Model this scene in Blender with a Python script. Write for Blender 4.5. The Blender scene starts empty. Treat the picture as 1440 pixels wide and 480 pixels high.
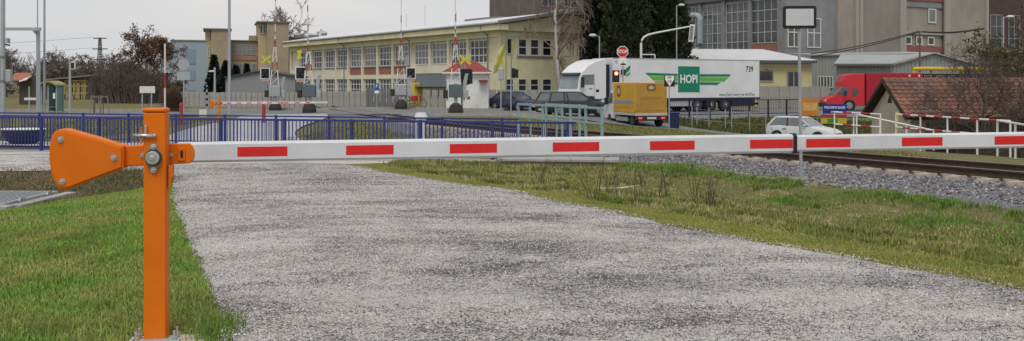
import bpy, math, random
import numpy as np
from mathutils import Vector, Matrix
from bpy_extras.object_utils import object_data_add  # noqa
R = math.radians
scene = bpy.context.scene
COL = scene.collection

# ------------------------------------------------------------------ camera
F, HOR, CAMZ = 1300.0, 118.0, 1.44          # focal length and horizon row of the 1440 px photograph, eye height
cam_d = bpy.data.cameras.new('camera')
cam_d.sensor_width = 36.0
cam_d.lens = 36.0 * F / 1440.0
cam_d.shift_y = (HOR - 240.0) / 1440.0
cam_d.clip_start = 0.1
cam_d.clip_end = 6000
cam = bpy.data.objects.new('camera', cam_d)
COL.objects.link(cam)
cam.location = (0, 0, CAMZ)
cam.rotation_euler = (R(90), 0, 0)
scene.camera = cam

# ------------------------------------------------------------------ overcast sky and weak soft sun
SUN_EL, SUN_AZ = R(58), R(188)               # azimuth clockwise from +Y
world = bpy.data.worlds.new('World')
scene.world = world
world.use_nodes = True
wn, wl = world.node_tree.nodes, world.node_tree.links
wn.clear()
w_out = wn.new('ShaderNodeOutputWorld')
w_bg = wn.new('ShaderNodeBackground'); w_bg.inputs['Strength'].default_value = 0.1
sky = wn.new('ShaderNodeTexSky'); sky.sky_type = 'NISHITA'; sky.sun_disc = False
sky.sun_elevation = SUN_EL; sky.sun_rotation = SUN_AZ; sky.air_density = 1.0; sky.dust_density = 3.0
w_tc = wn.new('ShaderNodeTexCoord')
w_map = wn.new('ShaderNodeMapping'); w_map.inputs['Scale'].default_value = (1.2, 1.2, 6.0)
w_ns = wn.new('ShaderNodeTexNoise'); w_ns.inputs['Scale'].default_value = 1.6; w_ns.inputs['Detail'].default_value = 6; w_ns.inputs['Roughness'].default_value = 0.55
w_cr = wn.new('ShaderNodeValToRGB')
w_cr.color_ramp.elements[0].position = 0.3; w_cr.color_ramp.elements[0].color = (5.8, 6.0, 6.4, 1)
w_cr.color_ramp.elements[1].position = 0.72; w_cr.color_ramp.elements[1].color = (7.15, 6.95, 6.8, 1)
w_mix = wn.new('ShaderNodeMixRGB'); w_mix.inputs['Fac'].default_value = 0.9
wl.new(w_tc.outputs['Generated'], w_map.inputs['Vector']); wl.new(w_map.outputs['Vector'], w_ns.inputs['Vector'])
wl.new(w_ns.outputs['Fac'], w_cr.inputs['Fac'])
wl.new(sky.outputs['Color'], w_mix.inputs['Color1']); wl.new(w_cr.outputs['Color'], w_mix.inputs['Color2'])
wl.new(w_mix.outputs['Color'], w_bg.inputs['Color']); wl.new(w_bg.outputs['Background'], w_out.inputs['Surface'])

sun_d = bpy.data.lights.new('sun', 'SUN')
sun_d.energy = 1.5; sun_d.angle = R(25); sun_d.color = (1.0, 0.965, 0.92)
sun = bpy.data.objects.new('sun', sun_d); COL.objects.link(sun)
sd = Vector((math.sin(SUN_AZ) * math.cos(SUN_EL), math.cos(SUN_AZ) * math.cos(SUN_EL), math.sin(SUN_EL)))
sun.rotation_euler = sd.to_track_quat('Z', 'Y').to_euler()
scene.view_settings.view_transform = 'Standard'
scene.view_settings.look = 'None'
scene.view_settings.exposure = 0.15
scene.view_settings.gamma = 1.0
scene.render.film_transparent = False
scene.cycles.use_denoising = True
scene.cycles.max_bounces = 6

# ------------------------------------------------------------------ helpers
def UX(u, Y): return (u - 720.0) / F * Y
def VZ(v, Y): return CAMZ - (v - HOR) / F * Y

MATS = {}
def mat(name, col, rough=0.7, metal=0.0, var=0.12, scale=3.0, bump=0.0, bscale=40.0, spec=0.3, dirt=0.0, island=0.0, stretch=None):
    if name in MATS: return MATS[name]
    m = bpy.data.materials.new(name); m.use_nodes = True
    nt = m.node_tree; n, l = nt.nodes, nt.links
    b = n['Principled BSDF']
    b.inputs['Roughness'].default_value = rough; b.inputs['Metallic'].default_value = metal
    b.inputs['Specular IOR Level'].default_value = spec
    tc = n.new('ShaderNodeTexCoord')
    vec = tc.outputs['Object']
    if stretch:
        mp = n.new('ShaderNodeMapping'); mp.inputs['Scale'].default_value = stretch
        l.new(vec, mp.inputs['Vector']); vec = mp.outputs['Vector']
    ns = n.new('ShaderNodeTexNoise'); ns.inputs['Scale'].default_value = scale; ns.inputs['Detail'].default_value = 8; ns.inputs['Roughness'].default_value = 0.65
    l.new(vec, ns.inputs['Vector'])
    cr = n.new('ShaderNodeValToRGB')
    c = Vector(col[:3])
    cr.color_ramp.elements[0].position = 0.3; cr.color_ramp.elements[1].position = 0.7
    cr.color_ramp.elements[0].color = (*(c * (1 - var)), 1); cr.color_ramp.elements[1].color = (*[min(x, .95) for x in c * (1 + var)], 1)
    l.new(ns.outputs['Fac'], cr.inputs['Fac'])
    out = cr.outputs['Color']
    if dirt > 0:
        n2 = n.new('ShaderNodeTexNoise'); n2.inputs['Scale'].default_value = scale * 0.35; n2.inputs['Detail'].default_value = 10; n2.inputs['Roughness'].default_value = 0.7
        l.new(tc.outputs['Object'], n2.inputs['Vector'])
        r2 = n.new('ShaderNodeValToRGB'); r2.color_ramp.elements[0].position = 0.45; r2.color_ramp.elements[1].position = 0.72
        r2.color_ramp.elements[0].color = (0, 0, 0, 1); r2.color_ramp.elements[1].color = (dirt, dirt, dirt, 1)
        l.new(n2.outputs['Fac'], r2.inputs['Fac'])
        mx = n.new('ShaderNodeMixRGB'); mx.inputs['Color2'].default_value = (.11, .095, .08, 1)
        l.new(r2.outputs['Color'], mx.inputs['Fac']); l.new(out, mx.inputs['Color1']); out = mx.outputs['Color']
    if island > 0:
        g = n.new('ShaderNodeNewGeometry'); hs = n.new('ShaderNodeHueSaturation')
        ma = n.new('ShaderNodeMapRange'); ma.inputs['To Min'].default_value = 1 - island; ma.inputs['To Max'].default_value = 1 + island
        l.new(g.outputs['Random Per Island'], ma.inputs['Value']); l.new(ma.outputs['Result'], hs.inputs['Value'])
        l.new(out, hs.inputs['Color']); out = hs.outputs['Color']
    l.new(out, b.inputs['Base Color'])
    if bump > 0:
        nb = n.new('ShaderNodeTexNoise'); nb.inputs['Scale'].default_value = bscale; nb.inputs['Detail'].default_value = 6
        l.new(tc.outputs['Object'], nb.inputs['Vector'])
        bp = n.new('ShaderNodeBump'); bp.inputs['Strength'].default_value = bump; bp.inputs['Distance'].default_value = 0.02
        l.new(nb.outputs['Fac'], bp.inputs['Height']); l.new(bp.outputs['Normal'], b.inputs['Normal'])
    MATS[name] = m
    return m

def emit(name, col, s):
    if name in MATS: return MATS[name]
    m = bpy.data.materials.new(name); m.use_nodes = True
    b = m.node_tree.nodes['Principled BSDF']
    b.inputs['Base Color'].default_value = (*col, 1); b.inputs['Emission Color'].default_value = (*col, 1); b.inputs['Emission Strength'].default_value = s
    MATS[name] = m
    return m

def glass(name, col=(.03, .035, .04), rough=0.08):
    if name in MATS: return MATS[name]
    m = mat(name, col, rough, 0, .25, .6, spec=0.6)
    n, l = m.node_tree.nodes, m.node_tree.links; b = n['Principled BSDF']; src = b.inputs['Base Color'].links[0].from_socket
    oi = n.new('ShaderNodeObjectInfo'); hs = n.new('ShaderNodeHueSaturation'); mr = n.new('ShaderNodeMapRange'); mr.inputs['To Min'].default_value = .45; mr.inputs['To Max'].default_value = 1.9
    l.new(oi.outputs['Random'], mr.inputs['Value']); l.new(mr.outputs['Result'], hs.inputs['Value']); l.new(src, hs.inputs['Color']); l.new(hs.outputs['Color'], b.inputs['Base Color'])
    return m

def link(o, parent=None):
    COL.objects.link(o)
    if parent is not None: o.parent = parent
    return o

def tag(o, label=None, cat=None, group=None, kind=None):
    if label: o['label'] = label
    if cat: o['category'] = cat
    if group: o['group'] = group
    if kind: o['kind'] = kind
    return o

def thing(name, label, cat, loc=(0, 0, 0), rotz=0.0, group=None):
    o = bpy.data.objects.new(name, None); o.empty_display_size = .2
    COL.objects.link(o); o.location = loc; o.rotation_euler = (0, 0, rotz)
    return tag(o, label, cat, group)

def copy_tree(o, parent=None, label=None, loc=None, rotz=None):
    c = o.copy(); COL.objects.link(c)
    if parent is not None: c.parent = parent
    for ch in list(o.children): copy_tree(ch, c)
    if label: c['label'] = label
    if loc is not None: c.location = loc
    if rotz is not None: c.rotation_euler = (0, 0, rotz)
    return c

class MB:
    def __init__(s): s.v = []; s.f = []
    def quad(s, a, b, c, d):
        k = len(s.v); s.v += [tuple(a), tuple(b), tuple(c), tuple(d)]; s.f.append((k, k+1, k+2, k+3)); return s
    def tri(s, a, b, c):
        k = len(s.v); s.v += [tuple(a), tuple(b), tuple(c)]; s.f.append((k, k+1, k+2)); return s
    def box(s, x0, x1, y0, y1, z0, z1):
        k = len(s.v)
        s.v += [(x0,y0,z0),(x1,y0,z0),(x1,y1,z0),(x0,y1,z0),(x0,y0,z1),(x1,y0,z1),(x1,y1,z1),(x0,y1,z1)]
        s.f += [(k,k+3,k+2,k+1),(k+4,k+5,k+6,k+7),(k,k+1,k+5,k+4),(k+1,k+2,k+6,k+5),(k+2,k+3,k+7,k+6),(k+3,k,k+4,k+7)]
        return s
    def hexa(s, p):      # eight corners, bottom four then top four
        k = len(s.v); s.v += [tuple(q) for q in p]
        s.f += [(k,k+3,k+2,k+1),(k+4,k+5,k+6,k+7),(k,k+1,k+5,k+4),(k+1,k+2,k+6,k+5),(k+2,k+3,k+7,k+6),(k+3,k,k+4,k+7)]
        return s
    def beam(s, p, q, w, h, up=(0, 0, 1)):
        p, q = Vector(p), Vector(q); d = (q - p).normalized(); u = Vector(up)
        if abs(d.dot(u)) > .98: u = Vector((0, 1, 0))
        a = d.cross(u).normalized() * (w / 2); b = a.cross(d).normalized() * (h / 2)
        return s.hexa([p-a-b, p+a-b, q+a-b, q-a-b, p-a+b, p+a+b, q+a+b, q-a+b])
    def tube(s, p, q, r, r2=None, n=8, cap=True):
        p, q = Vector(p), Vector(q); d = q - p
        if d.length < 1e-6: return s
        d.normalize(); r2 = r if r2 is None else r2
        u = Vector((0, 0, 1)) if abs(d.z) < .95 else Vector((1, 0, 0))
        a = d.cross(u).normalized(); b = d.cross(a)
        k = len(s.v)
        for (c, rr) in ((p, r), (q, r2)):
            for i in range(n):
                t = 2 * math.pi * i / n
                s.v.append(tuple(c + a * (rr * math.cos(t)) + b * (rr * math.sin(t))))
        for i in range(n):
            j = (i + 1) % n; s.f.append((k+i, k+n+i, k+n+j, k+j))
        if cap:
            s.f.append(tuple(k+i for i in range(n))); s.f.append(tuple(k+n+i for i in reversed(range(n))))
        return s
    def path(s, pts, r, n=8):
        pts = [Vector(p) for p in pts]
        k = len(s.v); m = len(pts); rr = r if isinstance(r, (list, tuple)) else [r] * m
        for i, p in enumerate(pts):
            d = (pts[min(i+1, m-1)] - pts[max(i-1, 0)]).normalized()
            u = Vector((0, 0, 1)) if abs(d.z) < .95 else Vector((1, 0, 0))
            a = d.cross(u).normalized(); b = d.cross(a)
            for j in range(n):
                t = 2 * math.pi * j / n
                s.v.append(tuple(p + a * (rr[i] * math.cos(t)) + b * (rr[i] * math.sin(t))))
        for i in range(m - 1):
            for j in range(n):
                jj = (j + 1) % n; s.f.append((k+i*n+j, k+(i+1)*n+j, k+(i+1)*n+jj, k+i*n+jj))
        s.f.append(tuple(k+j for j in range(n))); s.f.append(tuple(k+(m-1)*n+j for j in reversed(range(n))))
        return s
    def prism(s, poly, y0, y1, axis='y'):    # polygon in (x,z) drawn counter-clockwise seen from -y, extruded along y; axis x: polygon (y,z)
        k = len(s.v); n = len(poly)
        for yy in (y0, y1):
            for (a, b) in poly: s.v.append((a, yy, b) if axis == 'y' else ((yy, a, b) if axis == 'x' else (a, b, yy)))
        s.f.append(tuple(k+i for i in range(n))); s.f.append(tuple(k+n+i for i in reversed(range(n))))
        for i in range(n):
            j = (i + 1) % n; s.f.append((k+i, k+n+i, k+n+j, k+j))
        return s
    def loft(s, rings, cap=True):
        k = len(s.v); n = len(rings[0])
        for r in rings: s.v += [tuple(p) for p in r]
        for i in range(len(rings) - 1):
            for j in range(n):
                jj = (j + 1) % n; s.f.append((k+i*n+j, k+(i+1)*n+j, k+(i+1)*n+jj, k+i*n+jj))
        if cap:
            s.f.append(tuple(k+j for j in range(n))); s.f.append(tuple(k+(len(rings)-1)*n+j for j in reversed(range(n))))
        return s
    def ball(s, c, r, nu=8, nv=5, sq=(1, 1, 1)):
        rings = []
        for i in range(nv + 1):
            ph = -math.pi / 2 + math.pi * i / nv; rr = max(math.cos(ph), .02) * r
            rings.append([(c[0] + sq[0]*rr*math.cos(2*math.pi*j/nu), c[1] + sq[1]*rr*math.sin(2*math.pi*j/nu), c[2] + sq[2]*r*math.sin(ph)) for j in range(nu)])
        return s.loft(rings)
    def build(s, name, m, parent=None, bevel=0.0, smooth=False, seg=2):
        me = bpy.data.meshes.new(name); me.from_pydata(s.v, [], s.f); me.update()
        fix_normals(me)
        if smooth: me.polygons.foreach_set('use_smooth', [True] * len(me.polygons))
        me.materials.append(m)
        o = bpy.data.objects.new(name, me); link(o, parent)
        if bevel > 0:
            bv = o.modifiers.new('bevel', 'BEVEL'); bv.width = bevel; bv.segments = seg; bv.limit_method = 'ANGLE'; bv.angle_limit = R(35)
        return o

import bmesh
def fix_normals(me):
    if len(me.polygons) > 60000: return
    bm = bmesh.new(); bm.from_mesh(me); bmesh.ops.recalc_face_normals(bm, faces=bm.faces); bm.to_mesh(me); bm.free()

def B(x0, x1, y0, y1, z0, z1): return MB().box(x0, x1, y0, y1, z0, z1)

def fast_mesh(name, V, T, m, parent=None):       # numpy triangles or quads
    me = bpy.data.meshes.new(name); V = np.asarray(V, np.float32); T = np.asarray(T, np.int32); k = T.shape[1]
    me.vertices.add(len(V)); me.vertices.foreach_set('co', V.ravel())
    me.loops.add(T.size); me.loops.foreach_set('vertex_index', T.ravel())
    me.polygons.add(len(T)); me.polygons.foreach_set('loop_start', np.arange(0, T.size, k, dtype=np.int32))
    me.polygons.foreach_set('loop_total', np.full(len(T), k, np.int32))
    me.update(calc_edges=True); me.materials.append(m)
    o = bpy.data.objects.new(name, me); link(o, parent)
    return o

def inst(src, parent=None, loc=None, rotz=None, name=None):
    c = src.copy(); COL.objects.link(c); c.parent = parent if parent is not None else src.parent
    if name: c.name = name
    if loc is not None: c.location = loc
    if rotz is not None: c.rotation_euler = (0, 0, rotz)
    return c

def text_part(name, s, size, m, parent, loc, rot, depth=.004, wide=1.0, bold=0.0, align='CENTER', shear=0.0):
    cu = bpy.data.curves.new(name, 'FONT'); cu.body = s; cu.size = size; cu.extrude = depth; cu.align_x = align; cu.align_y = 'CENTER'; cu.offset = bold; cu.shear = shear
    cu.resolution_u = 3
    t = bpy.data.objects.new('tmp_text', cu); COL.objects.link(t)
    dg = bpy.context.evaluated_depsgraph_get(); dg.update()
    me = bpy.data.meshes.new_from_object(t.evaluated_get(dg)); bpy.data.objects.remove(t); bpy.data.curves.remove(cu)
    me.materials.clear(); me.materials.append(m); me.name = name
    o = bpy.data.objects.new(name, me); link(o, parent); o.location = loc; o.rotation_euler = rot; o.scale = (wide, 1, 1)
    return o

# ------------------------------------------------------------------ terrain height
TRACK = np.array([(14.6,8.0),(11.9,12.8),(9.36,16.9),(6.2,21.9),(2.6,29.0),(-2.2,39.0),(-9.0,56.0),(-17.5,80.0),(-28,110.0)])   # near rail
def smooth_poly(P, n=200):
    P = np.asarray(P, float); out = []
    for i in range(len(P) - 1):
        p0 = P[max(i-1, 0)]; p1 = P[i]; p2 = P[i+1]; p3 = P[min(i+2, len(P)-1)]
        for t in np.linspace(0, 1, 24, endpoint=False):
            out.append(.5*((2*p1)+(-p0+p2)*t+(2*p0-5*p1+4*p2-p3)*t*t+(-p0+3*p1-3*p2+p3)*t**3))
    out.append(P[-1]); out = np.array(out)
    s = np.r_[0, np.cumsum(np.hypot(*np.diff(out, axis=0).T))]
    q = np.linspace(0, s[-1], n)
    return np.c_[np.interp(q, s, out[:, 0]), np.interp(q, s, out[:, 1])]
RAIL1 = smooth_poly(TRACK, 340)
tg = np.gradient(RAIL1, axis=0); tg /= np.hypot(tg[:, 0], tg[:, 1])[:, None]
NRM = np.c_[tg[:, 1], -tg[:, 0]]                       # to the right of travel = the far side, away from the camera
CENTRE = RAIL1 + NRM * .755
RAIL2 = RAIL1 + NRM * 1.51
def rail_z(y): return np.interp(y, [0, 30, 54, 60, 200], [-.16, -.18, -.39, -.40, -.5])
CP = [(-2,5.2,0),(0,5,0),(3,5.5,0),(-2.9,8.3,-.03),(1,10,-.09),(-4.6,12.6,-.14),(0,14,-.18),(-6.7,18,-.3),(-3.5,20,-.34),
 (-10,22.5,-.42),(-16,22,-.45),(-20,23,-.5),(-16,29,-.67),(-8,27,-.64),(1.7,24.6,-.66),(-2,25.5,-.64),(-1,21.5,-.44),
 (-3.3,5.9,-.08),(-5,6.5,-.28),(-4.6,8.5,-.12),(-6.5,10,-.33),(-6.7,12.2,-.27),(-8.2,13.8,-.5),(-8.2,15,-.46),(-7.3,16.3,-.45),(-10,17.5,-.55),(-13,16,-.6),(-8.5,19.6,-.42),
 (3.6,6.5,-.01),(2.5,8.5,-.05),(1.5,10.6,-.1),(-.2,14.3,-.2),(5.7,9.2,-.3),(7.6,11.6,-.6),(6,13,-.6),(4.4,15.5,-.66),(3.2,18.5,-.72),(1.6,20.3,-.62),(.2,17.5,-.42),(2.6,13.5,-.42),(4.2,10.8,-.34),
 (8.3,14.7,-.60),(7.0,16.6,-.54),(5.7,18.5,-.50),(4.5,20.5,-.50),(3.5,22.5,-.50),(9.7,12.5,-.66),
 (14,17,-.65),(15.5,30,-.88),(14.5,37,-.98),(10,27,-.62),(17,35,-1.4),(18,40,-1.9),(25,41,-1.9),(30,30,-1.6),(14.6,46,-1.57),(22,44,-1.8),
 (7,50,-.92),(5.5,54,-.7),(8,45,-.85),(10,51,-1.15),(3,56,-.5),(-5,55,-.47),(-15,56,-.5),(-30,58,-.6),(-15,68,-.55),(-5,68,-.5),(0,69,-.6),
 (6.8,61,-.62),(18,67,-.65),(30,73,-.82),(11,60.5,-.66),(14,55,-1.35),(19,62.5,-.72),(22,53,-1.65),(24,60,-1.3),(34,60,-1.5),(45,80,-.9),(0,80,-.65),(-20,80,-.65),(-40,80,-.6),
 (-40,45,-.7),(-30,30,-.65),(-16,36,-.72),(-8,34,-.68),(0,30,-.62),(-12,45,-.64),(60,60,-1.2),(-60,100,-.6),(60,110,-.9),(0,120,-.8),(-30,130,-.8),(45,20,-1.2),(-30,10,-.5),(10,3,-.2),(-10,3,-.4),(0,0,0)]
for i in range(8, 330, 14):
    x, y = CENTRE[i]
    if y < 100: CP.append((x, y, float(rail_z(y)) - (.42 if y < 46 else .2 if y < 52 else .07)))
CP = np.array(CP, float)
def _phi(r2): return np.sqrt(r2 + .6)
_d2 = ((CP[:, None, :2] - CP[None, :, :2]) ** 2).sum(-1)
_n = len(CP)
_A = np.zeros((_n + 1, _n + 1)); _A[:_n, :_n] = _phi(_d2) + np.eye(_n) * -.02; _A[:_n, _n] = 1; _A[_n, :_n] = 1
_w = np.linalg.solve(_A, np.r_[CP[:, 2], 0])
def _vn(x, y, s):      # cheap smooth noise
    x = x * s; y = y * s
    return (np.sin(x*1.3 + 1.7*np.sin(y*.9)) + np.sin(y*1.7 + 1.3*np.sin(x*1.1 + 2)) + np.sin((x+y)*2.3 + np.sin(x*2.9))*.6 + np.sin((x-y)*3.1 + 1.9*np.sin(y*2.1))*.5) / 3.1
def track_dist(x, y):
    x = np.atleast_1d(x); y = np.atleast_1d(y); out = np.empty(x.shape)
    for a in range(0, x.size, 20000):
        d = (x.ravel()[a:a+20000, None] - CENTRE[None, ::2, 0])**2 + (y.ravel()[a:a+20000, None] - CENTRE[None, ::2, 1])**2
        out.ravel()[a:a+20000] = np.sqrt(d.min(1))
    return out
PL = np.array([(0,-1.62+.3),(5.17,-1.62),(5.8,-1.85),(7.0,-2.35),(8.3,-2.9),(12.6,-4.65),(17.9,-6.55),(19.2,-7.2),(20.0,-9.0)])     # left path edge: (y, x)
PR = np.array([(0,5.6),(6.5,3.6),(8.43,2.46),(10.6,1.47),(14.3,-.22),(18,-2.4),(20.3,-3.6)])
def path_mask(x, y):   # signed: >0 inside the gravel
    return np.minimum(x - np.interp(y, PL[:, 0], PL[:, 1]), np.interp(y, PR[:, 0], PR[:, 1]) - x)
def gz(x, y):
    x = np.atleast_1d(np.asarray(x, float)); y = np.atleast_1d(np.asarray(y, float)); sh = x.shape
    xx = np.clip(x.ravel(), -60, 60); yy = np.clip(y.ravel(), -5, 125); out = np.empty(xx.size)
    for a in range(0, xx.size, 20000):
        d = (xx[a:a+20000, None] - CP[None, :, 0])**2 + (yy[a:a+20000, None] - CP[None, :, 1])**2
        out[a:a+20000] = _phi(d) @ _w[:_n] + _w[_n]
    pm = path_mask(xx, yy); td = track_dist(xx, yy)
    rough = np.clip((-pm - .8) / 1.2, 0, 1) * np.clip((22 - yy) / 3, 0, 1) * np.clip((td - 2.2) / .8, 0, 1) * np.clip((xx + 1) / 2, 0, 1)
    out = out + rough * (_vn(xx, yy, 2.2) * .05 + _vn(xx + 7, yy, 5.5) * .045 + _vn(xx, yy + 3, 11.) * .02)
    left = np.clip((-pm - .3) / 1.0, 0, 1) * np.clip((-1 - xx), 0, 1) * np.clip((22 - yy) / 3, 0, 1)
    out = out + left * _vn(xx, yy, 1.6) * .02
    return out.reshape(sh)
def G(x, y): return float(gz(x, y)[0])

# ------------------------------------------------------------------ ground materials
def ground_material(name, a, b, c, s1=.9, s2=14., bump=.6):
    m = bpy.data.materials.new(name); m.use_nodes = True; nt = m.node_tree; n, l = nt.nodes, nt.links
    bs = n['Principled BSDF']; bs.inputs['Roughness'].default_value = .95; bs.inputs['Specular IOR Level'].default_value = .1
    tc = n.new('ShaderNodeTexCoord')
    n1 = n.new('ShaderNodeTexNoise'); n1.inputs['Scale'].default_value = s1; n1.inputs['Detail'].default_value = 8; n1.inputs['Roughness'].default_value = .7
    n2 = n.new('ShaderNodeTexNoise'); n2.inputs['Scale'].default_value = s2; n2.inputs['Detail'].default_value = 6; n2.inputs['Roughness'].default_value = .75
    l.new(tc.outputs['Object'], n1.inputs['Vector']); l.new(tc.outputs['Object'], n2.inputs['Vector'])
    r1 = n.new('ShaderNodeValToRGB'); r1.color_ramp.elements[0].position = .38; r1.color_ramp.elements[1].position = .62
    r1.color_ramp.elements[0].color = (*a, 1); r1.color_ramp.elements[1].color = (*b, 1)
    r2 = n.new('ShaderNodeValToRGB'); r2.color_ramp.elements[0].position = .42; r2.color_ramp.elements[1].position = .7
    r2.color_ramp.elements[0].color = (0, 0, 0, 1); r2.color_ramp.elements[1].color = (1, 1, 1, 1)
    mx = n.new('ShaderNodeMixRGB'); mx.inputs['Color2'].default_value = (*c, 1)
    l.new(n1.outputs['Fac'], r1.inputs['Fac']); l.new(n2.outputs['Fac'], r2.inputs['Fac'])
    l.new(r2.outputs['Color'], mx.inputs['Fac']); l.new(r1.outputs['Color'], mx.inputs['Color1']); l.new(mx.outputs['Color'], bs.inputs['Base Color'])
    bp = n.new('ShaderNodeBump'); bp.inputs['Strength'].default_value = bump; bp.inputs['Distance'].default_value = .05
    l.new(n2.outputs['Fac'], bp.inputs['Height']); l.new(bp.outputs['Normal'], bs.inputs['Normal'])
    return m
M_GROUND = ground_material('ground_grass', (.10, .11, .036), (.155, .15, .058), (.22, .18, .105))

def gravel_material(name, light, dark, s_cell=75., s_patch=.75, bias=.5):
    m = bpy.data.materials.new(name); m.use_nodes = True; nt = m.node_tree; n, l = nt.nodes, nt.links
    bs = n['Principled BSDF']; bs.inputs['Roughness'].default_value = .95; bs.inputs['Specular IOR Level'].default_value = .15
    tc = n.new('ShaderNodeTexCoord')
    vo = n.new('ShaderNodeTexVoronoi'); vo.inputs['Scale'].default_value = s_cell
    l.new(tc.outputs['Object'], vo.inputs['Vector'])
    sp = n.new('ShaderNodeSeparateColor'); l.new(vo.outputs['Color'], sp.inputs['Color'])
    n1 = n.new('ShaderNodeTexNoise'); n1.inputs['Scale'].default_value = s_patch; n1.inputs['Detail'].default_value = 9; n1.inputs['Roughness'].default_value = .72
    mp = n.new('ShaderNodeMapping'); mp.inputs['Rotation'].default_value = (0, 0, R(-12)); mp.inputs['Scale'].default_value = (.7, 1.25, 1)
    l.new(tc.outputs['Object'], mp.inputs['Vector']); l.new(mp.outputs['Vector'], n1.inputs['Vector'])
    n3 = n.new('ShaderNodeTexNoise'); n3.inputs['Scale'].default_value = 20; n3.inputs['Detail'].default_value = 7; n3.inputs['Roughness'].default_value = .75
    l.new(tc.outputs['Object'], n3.inputs['Vector'])
    r1 = n.new('ShaderNodeMapRange'); r1.inputs['From Min'].default_value = .34; r1.inputs['From Max'].default_value = .66; r1.inputs['To Min'].default_value = -.66; r1.inputs['To Max'].default_value = .5
    l.new(n1.outputs['Fac'], r1.inputs['Value'])
    a1 = n.new('ShaderNodeMath'); a1.operation = 'ADD'; l.new(sp.outputs['Red'], a1.inputs[0]); l.new(r1.outputs['Result'], a1.inputs[1])
    m3 = n.new('ShaderNodeMapRange'); m3.inputs['From Min'].default_value = .3; m3.inputs['From Max'].default_value = .7; m3.inputs['To Min'].default_value = -.3; m3.inputs['To Max'].default_value = .3
    l.new(n3.outputs['Fac'], m3.inputs['Value'])
    a2 = n.new('ShaderNodeMath'); a2.operation = 'ADD'; l.new(a1.outputs[0], a2.inputs[0]); l.new(m3.outputs['Result'], a2.inputs[1])
    cr = n.new('ShaderNodeValToRGB'); cr.color_ramp.elements[0].position = bias - .34; cr.color_ramp.elements[1].position = bias + .16
    cr.color_ramp.elements[0].color = (*dark, 1); cr.color_ramp.elements[1].color = (*light, 1)
    l.new(a2.outputs[0], cr.inputs['Fac']); l.new(cr.outputs['Color'], bs.inputs['Base Color'])
    bp = n.new('ShaderNodeBump'); bp.inputs['Strength'].default_value = .9; bp.inputs['Distance'].default_value = .012
    l.new(a2.outputs[0], bp.inputs['Height']); l.new(bp.outputs['Normal'], bs.inputs['Normal'])
    return m
M_GRAVEL = gravel_material('gravel_path', (.56, .535, .515), (.10, .092, .092), s_cell=105., bias=.395)
M_LANE = gravel_material('gravel_lane', (.58, .555, .53), (.2, .19, .175), s_cell=40, bias=.36)
M_ASPHALT = mat('asphalt', (.17, .17, .18), .9, var=.25, scale=2.5, bump=.3, bscale=120)
M_PALE = mat('pale_paving', (.36, .36, .37), .9, var=.2, scale=2, bump=.3, bscale=60)
M_BALLASTB = mat('ballast_bed', (.15, .145, .15), .95, var=.55, scale=26, bump=1.0, bscale=22)
M_CONC = mat('concrete', (.36, .345, .32), .9, var=.16, scale=4, bump=.25, bscale=60, dirt=.35)

# terrain sheet, finest near the camera
xs = np.unique(np.r_[np.linspace(-2500, -400, 8), np.linspace(-400, -60, 14), np.linspace(-60, -12, 49), np.linspace(-12, 14, 125), np.linspace(14, 60, 47), np.linspace(60, 400, 14), np.linspace(400, 2500, 8)])
ys = np.unique(np.r_[np.linspace(-60, -4, 8), np.linspace(-4, 3, 12), np.linspace(3, 30, 150), np.linspace(30, 84, 72), np.linspace(84, 400, 30), np.linspace(400, 3500, 10)])
XX, YY = np.meshgrid(xs, ys)
ZZ = gz(XX, YY) - .008
nx, ny = len(xs), len(ys)
ii = (np.arange(ny - 1)[:, None] * nx + np.arange(nx - 1)[None]).ravel()
og = fast_mesh('ground', np.c_[XX.ravel(), YY.ravel(), ZZ.ravel()], np.c_[ii, ii+1, ii+1+nx, ii+nx], M_GROUND)
tag(og, 'uneven grassy ground reaching from the verge to the horizon', kind='structure')

def sheet(name, rows, m, off, label, kind='structure', smooth_edge=0):
    rows = np.asarray(rows); a, b = rows.shape[:2]
    Z = gz(rows[..., 0], rows[..., 1]) + off
    if smooth_edge: Z[:, 0] -= smooth_edge; Z[:, -1] -= smooth_edge; Z[:, 1] -= smooth_edge*.2; Z[:, -2] -= smooth_edge*.2
    V = np.c_[rows[..., 0].ravel(), rows[..., 1].ravel(), Z.ravel()]
    k = (np.arange(a - 1)[:, None] * b + np.arange(b - 1)[None]).ravel()
    o = fast_mesh(name, V, np.c_[k, k+1, k+1+b, k+b], m)
    return tag(o, label, kind=kind)
rng = np.random.default_rng(7)
# the path running away from the camera
rows = []
for y in np.arange(-3, 20.7, .11):
    l = np.interp(y, PL[:, 0], PL[:, 1]) + _vn(np.array([y]), np.array([3.]), 2.1)[0]*.05 + rng.normal(0, .018)
    r = np.interp(y, PR[:, 0], PR[:, 1]) + _vn(np.array([y]), np.array([9.]), 1.7)[0]*.07 + rng.normal(0, .022)
    rows.append([(x, y) for x in np.linspace(l, r, 52)])
sheet('gravel_path', rows, M_GRAVEL, .03, 'wide pale gravel path under the lowered barrier boom', smooth_edge=.06)
def yA(x): return 24.5 + .2486 * (1.7 - x)
rows = []
for x in np.arange(-32, 1.4, .3):
    f = np.interp(x, [-32, -9, -3.6, -1, 1.5], [20.8, 20.0, 20.4, 22.6, 23.5]) + _vn(np.array([x]), np.array([1.]), 1.5)[0]*.12
    rows.append([(x, y) for y in np.linspace(f, yA(x) + .35, 26)][::-1])
sheet('gravel_lane', rows, M_LANE, .022, 'pale gravel lane running along the blue railing')

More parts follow.
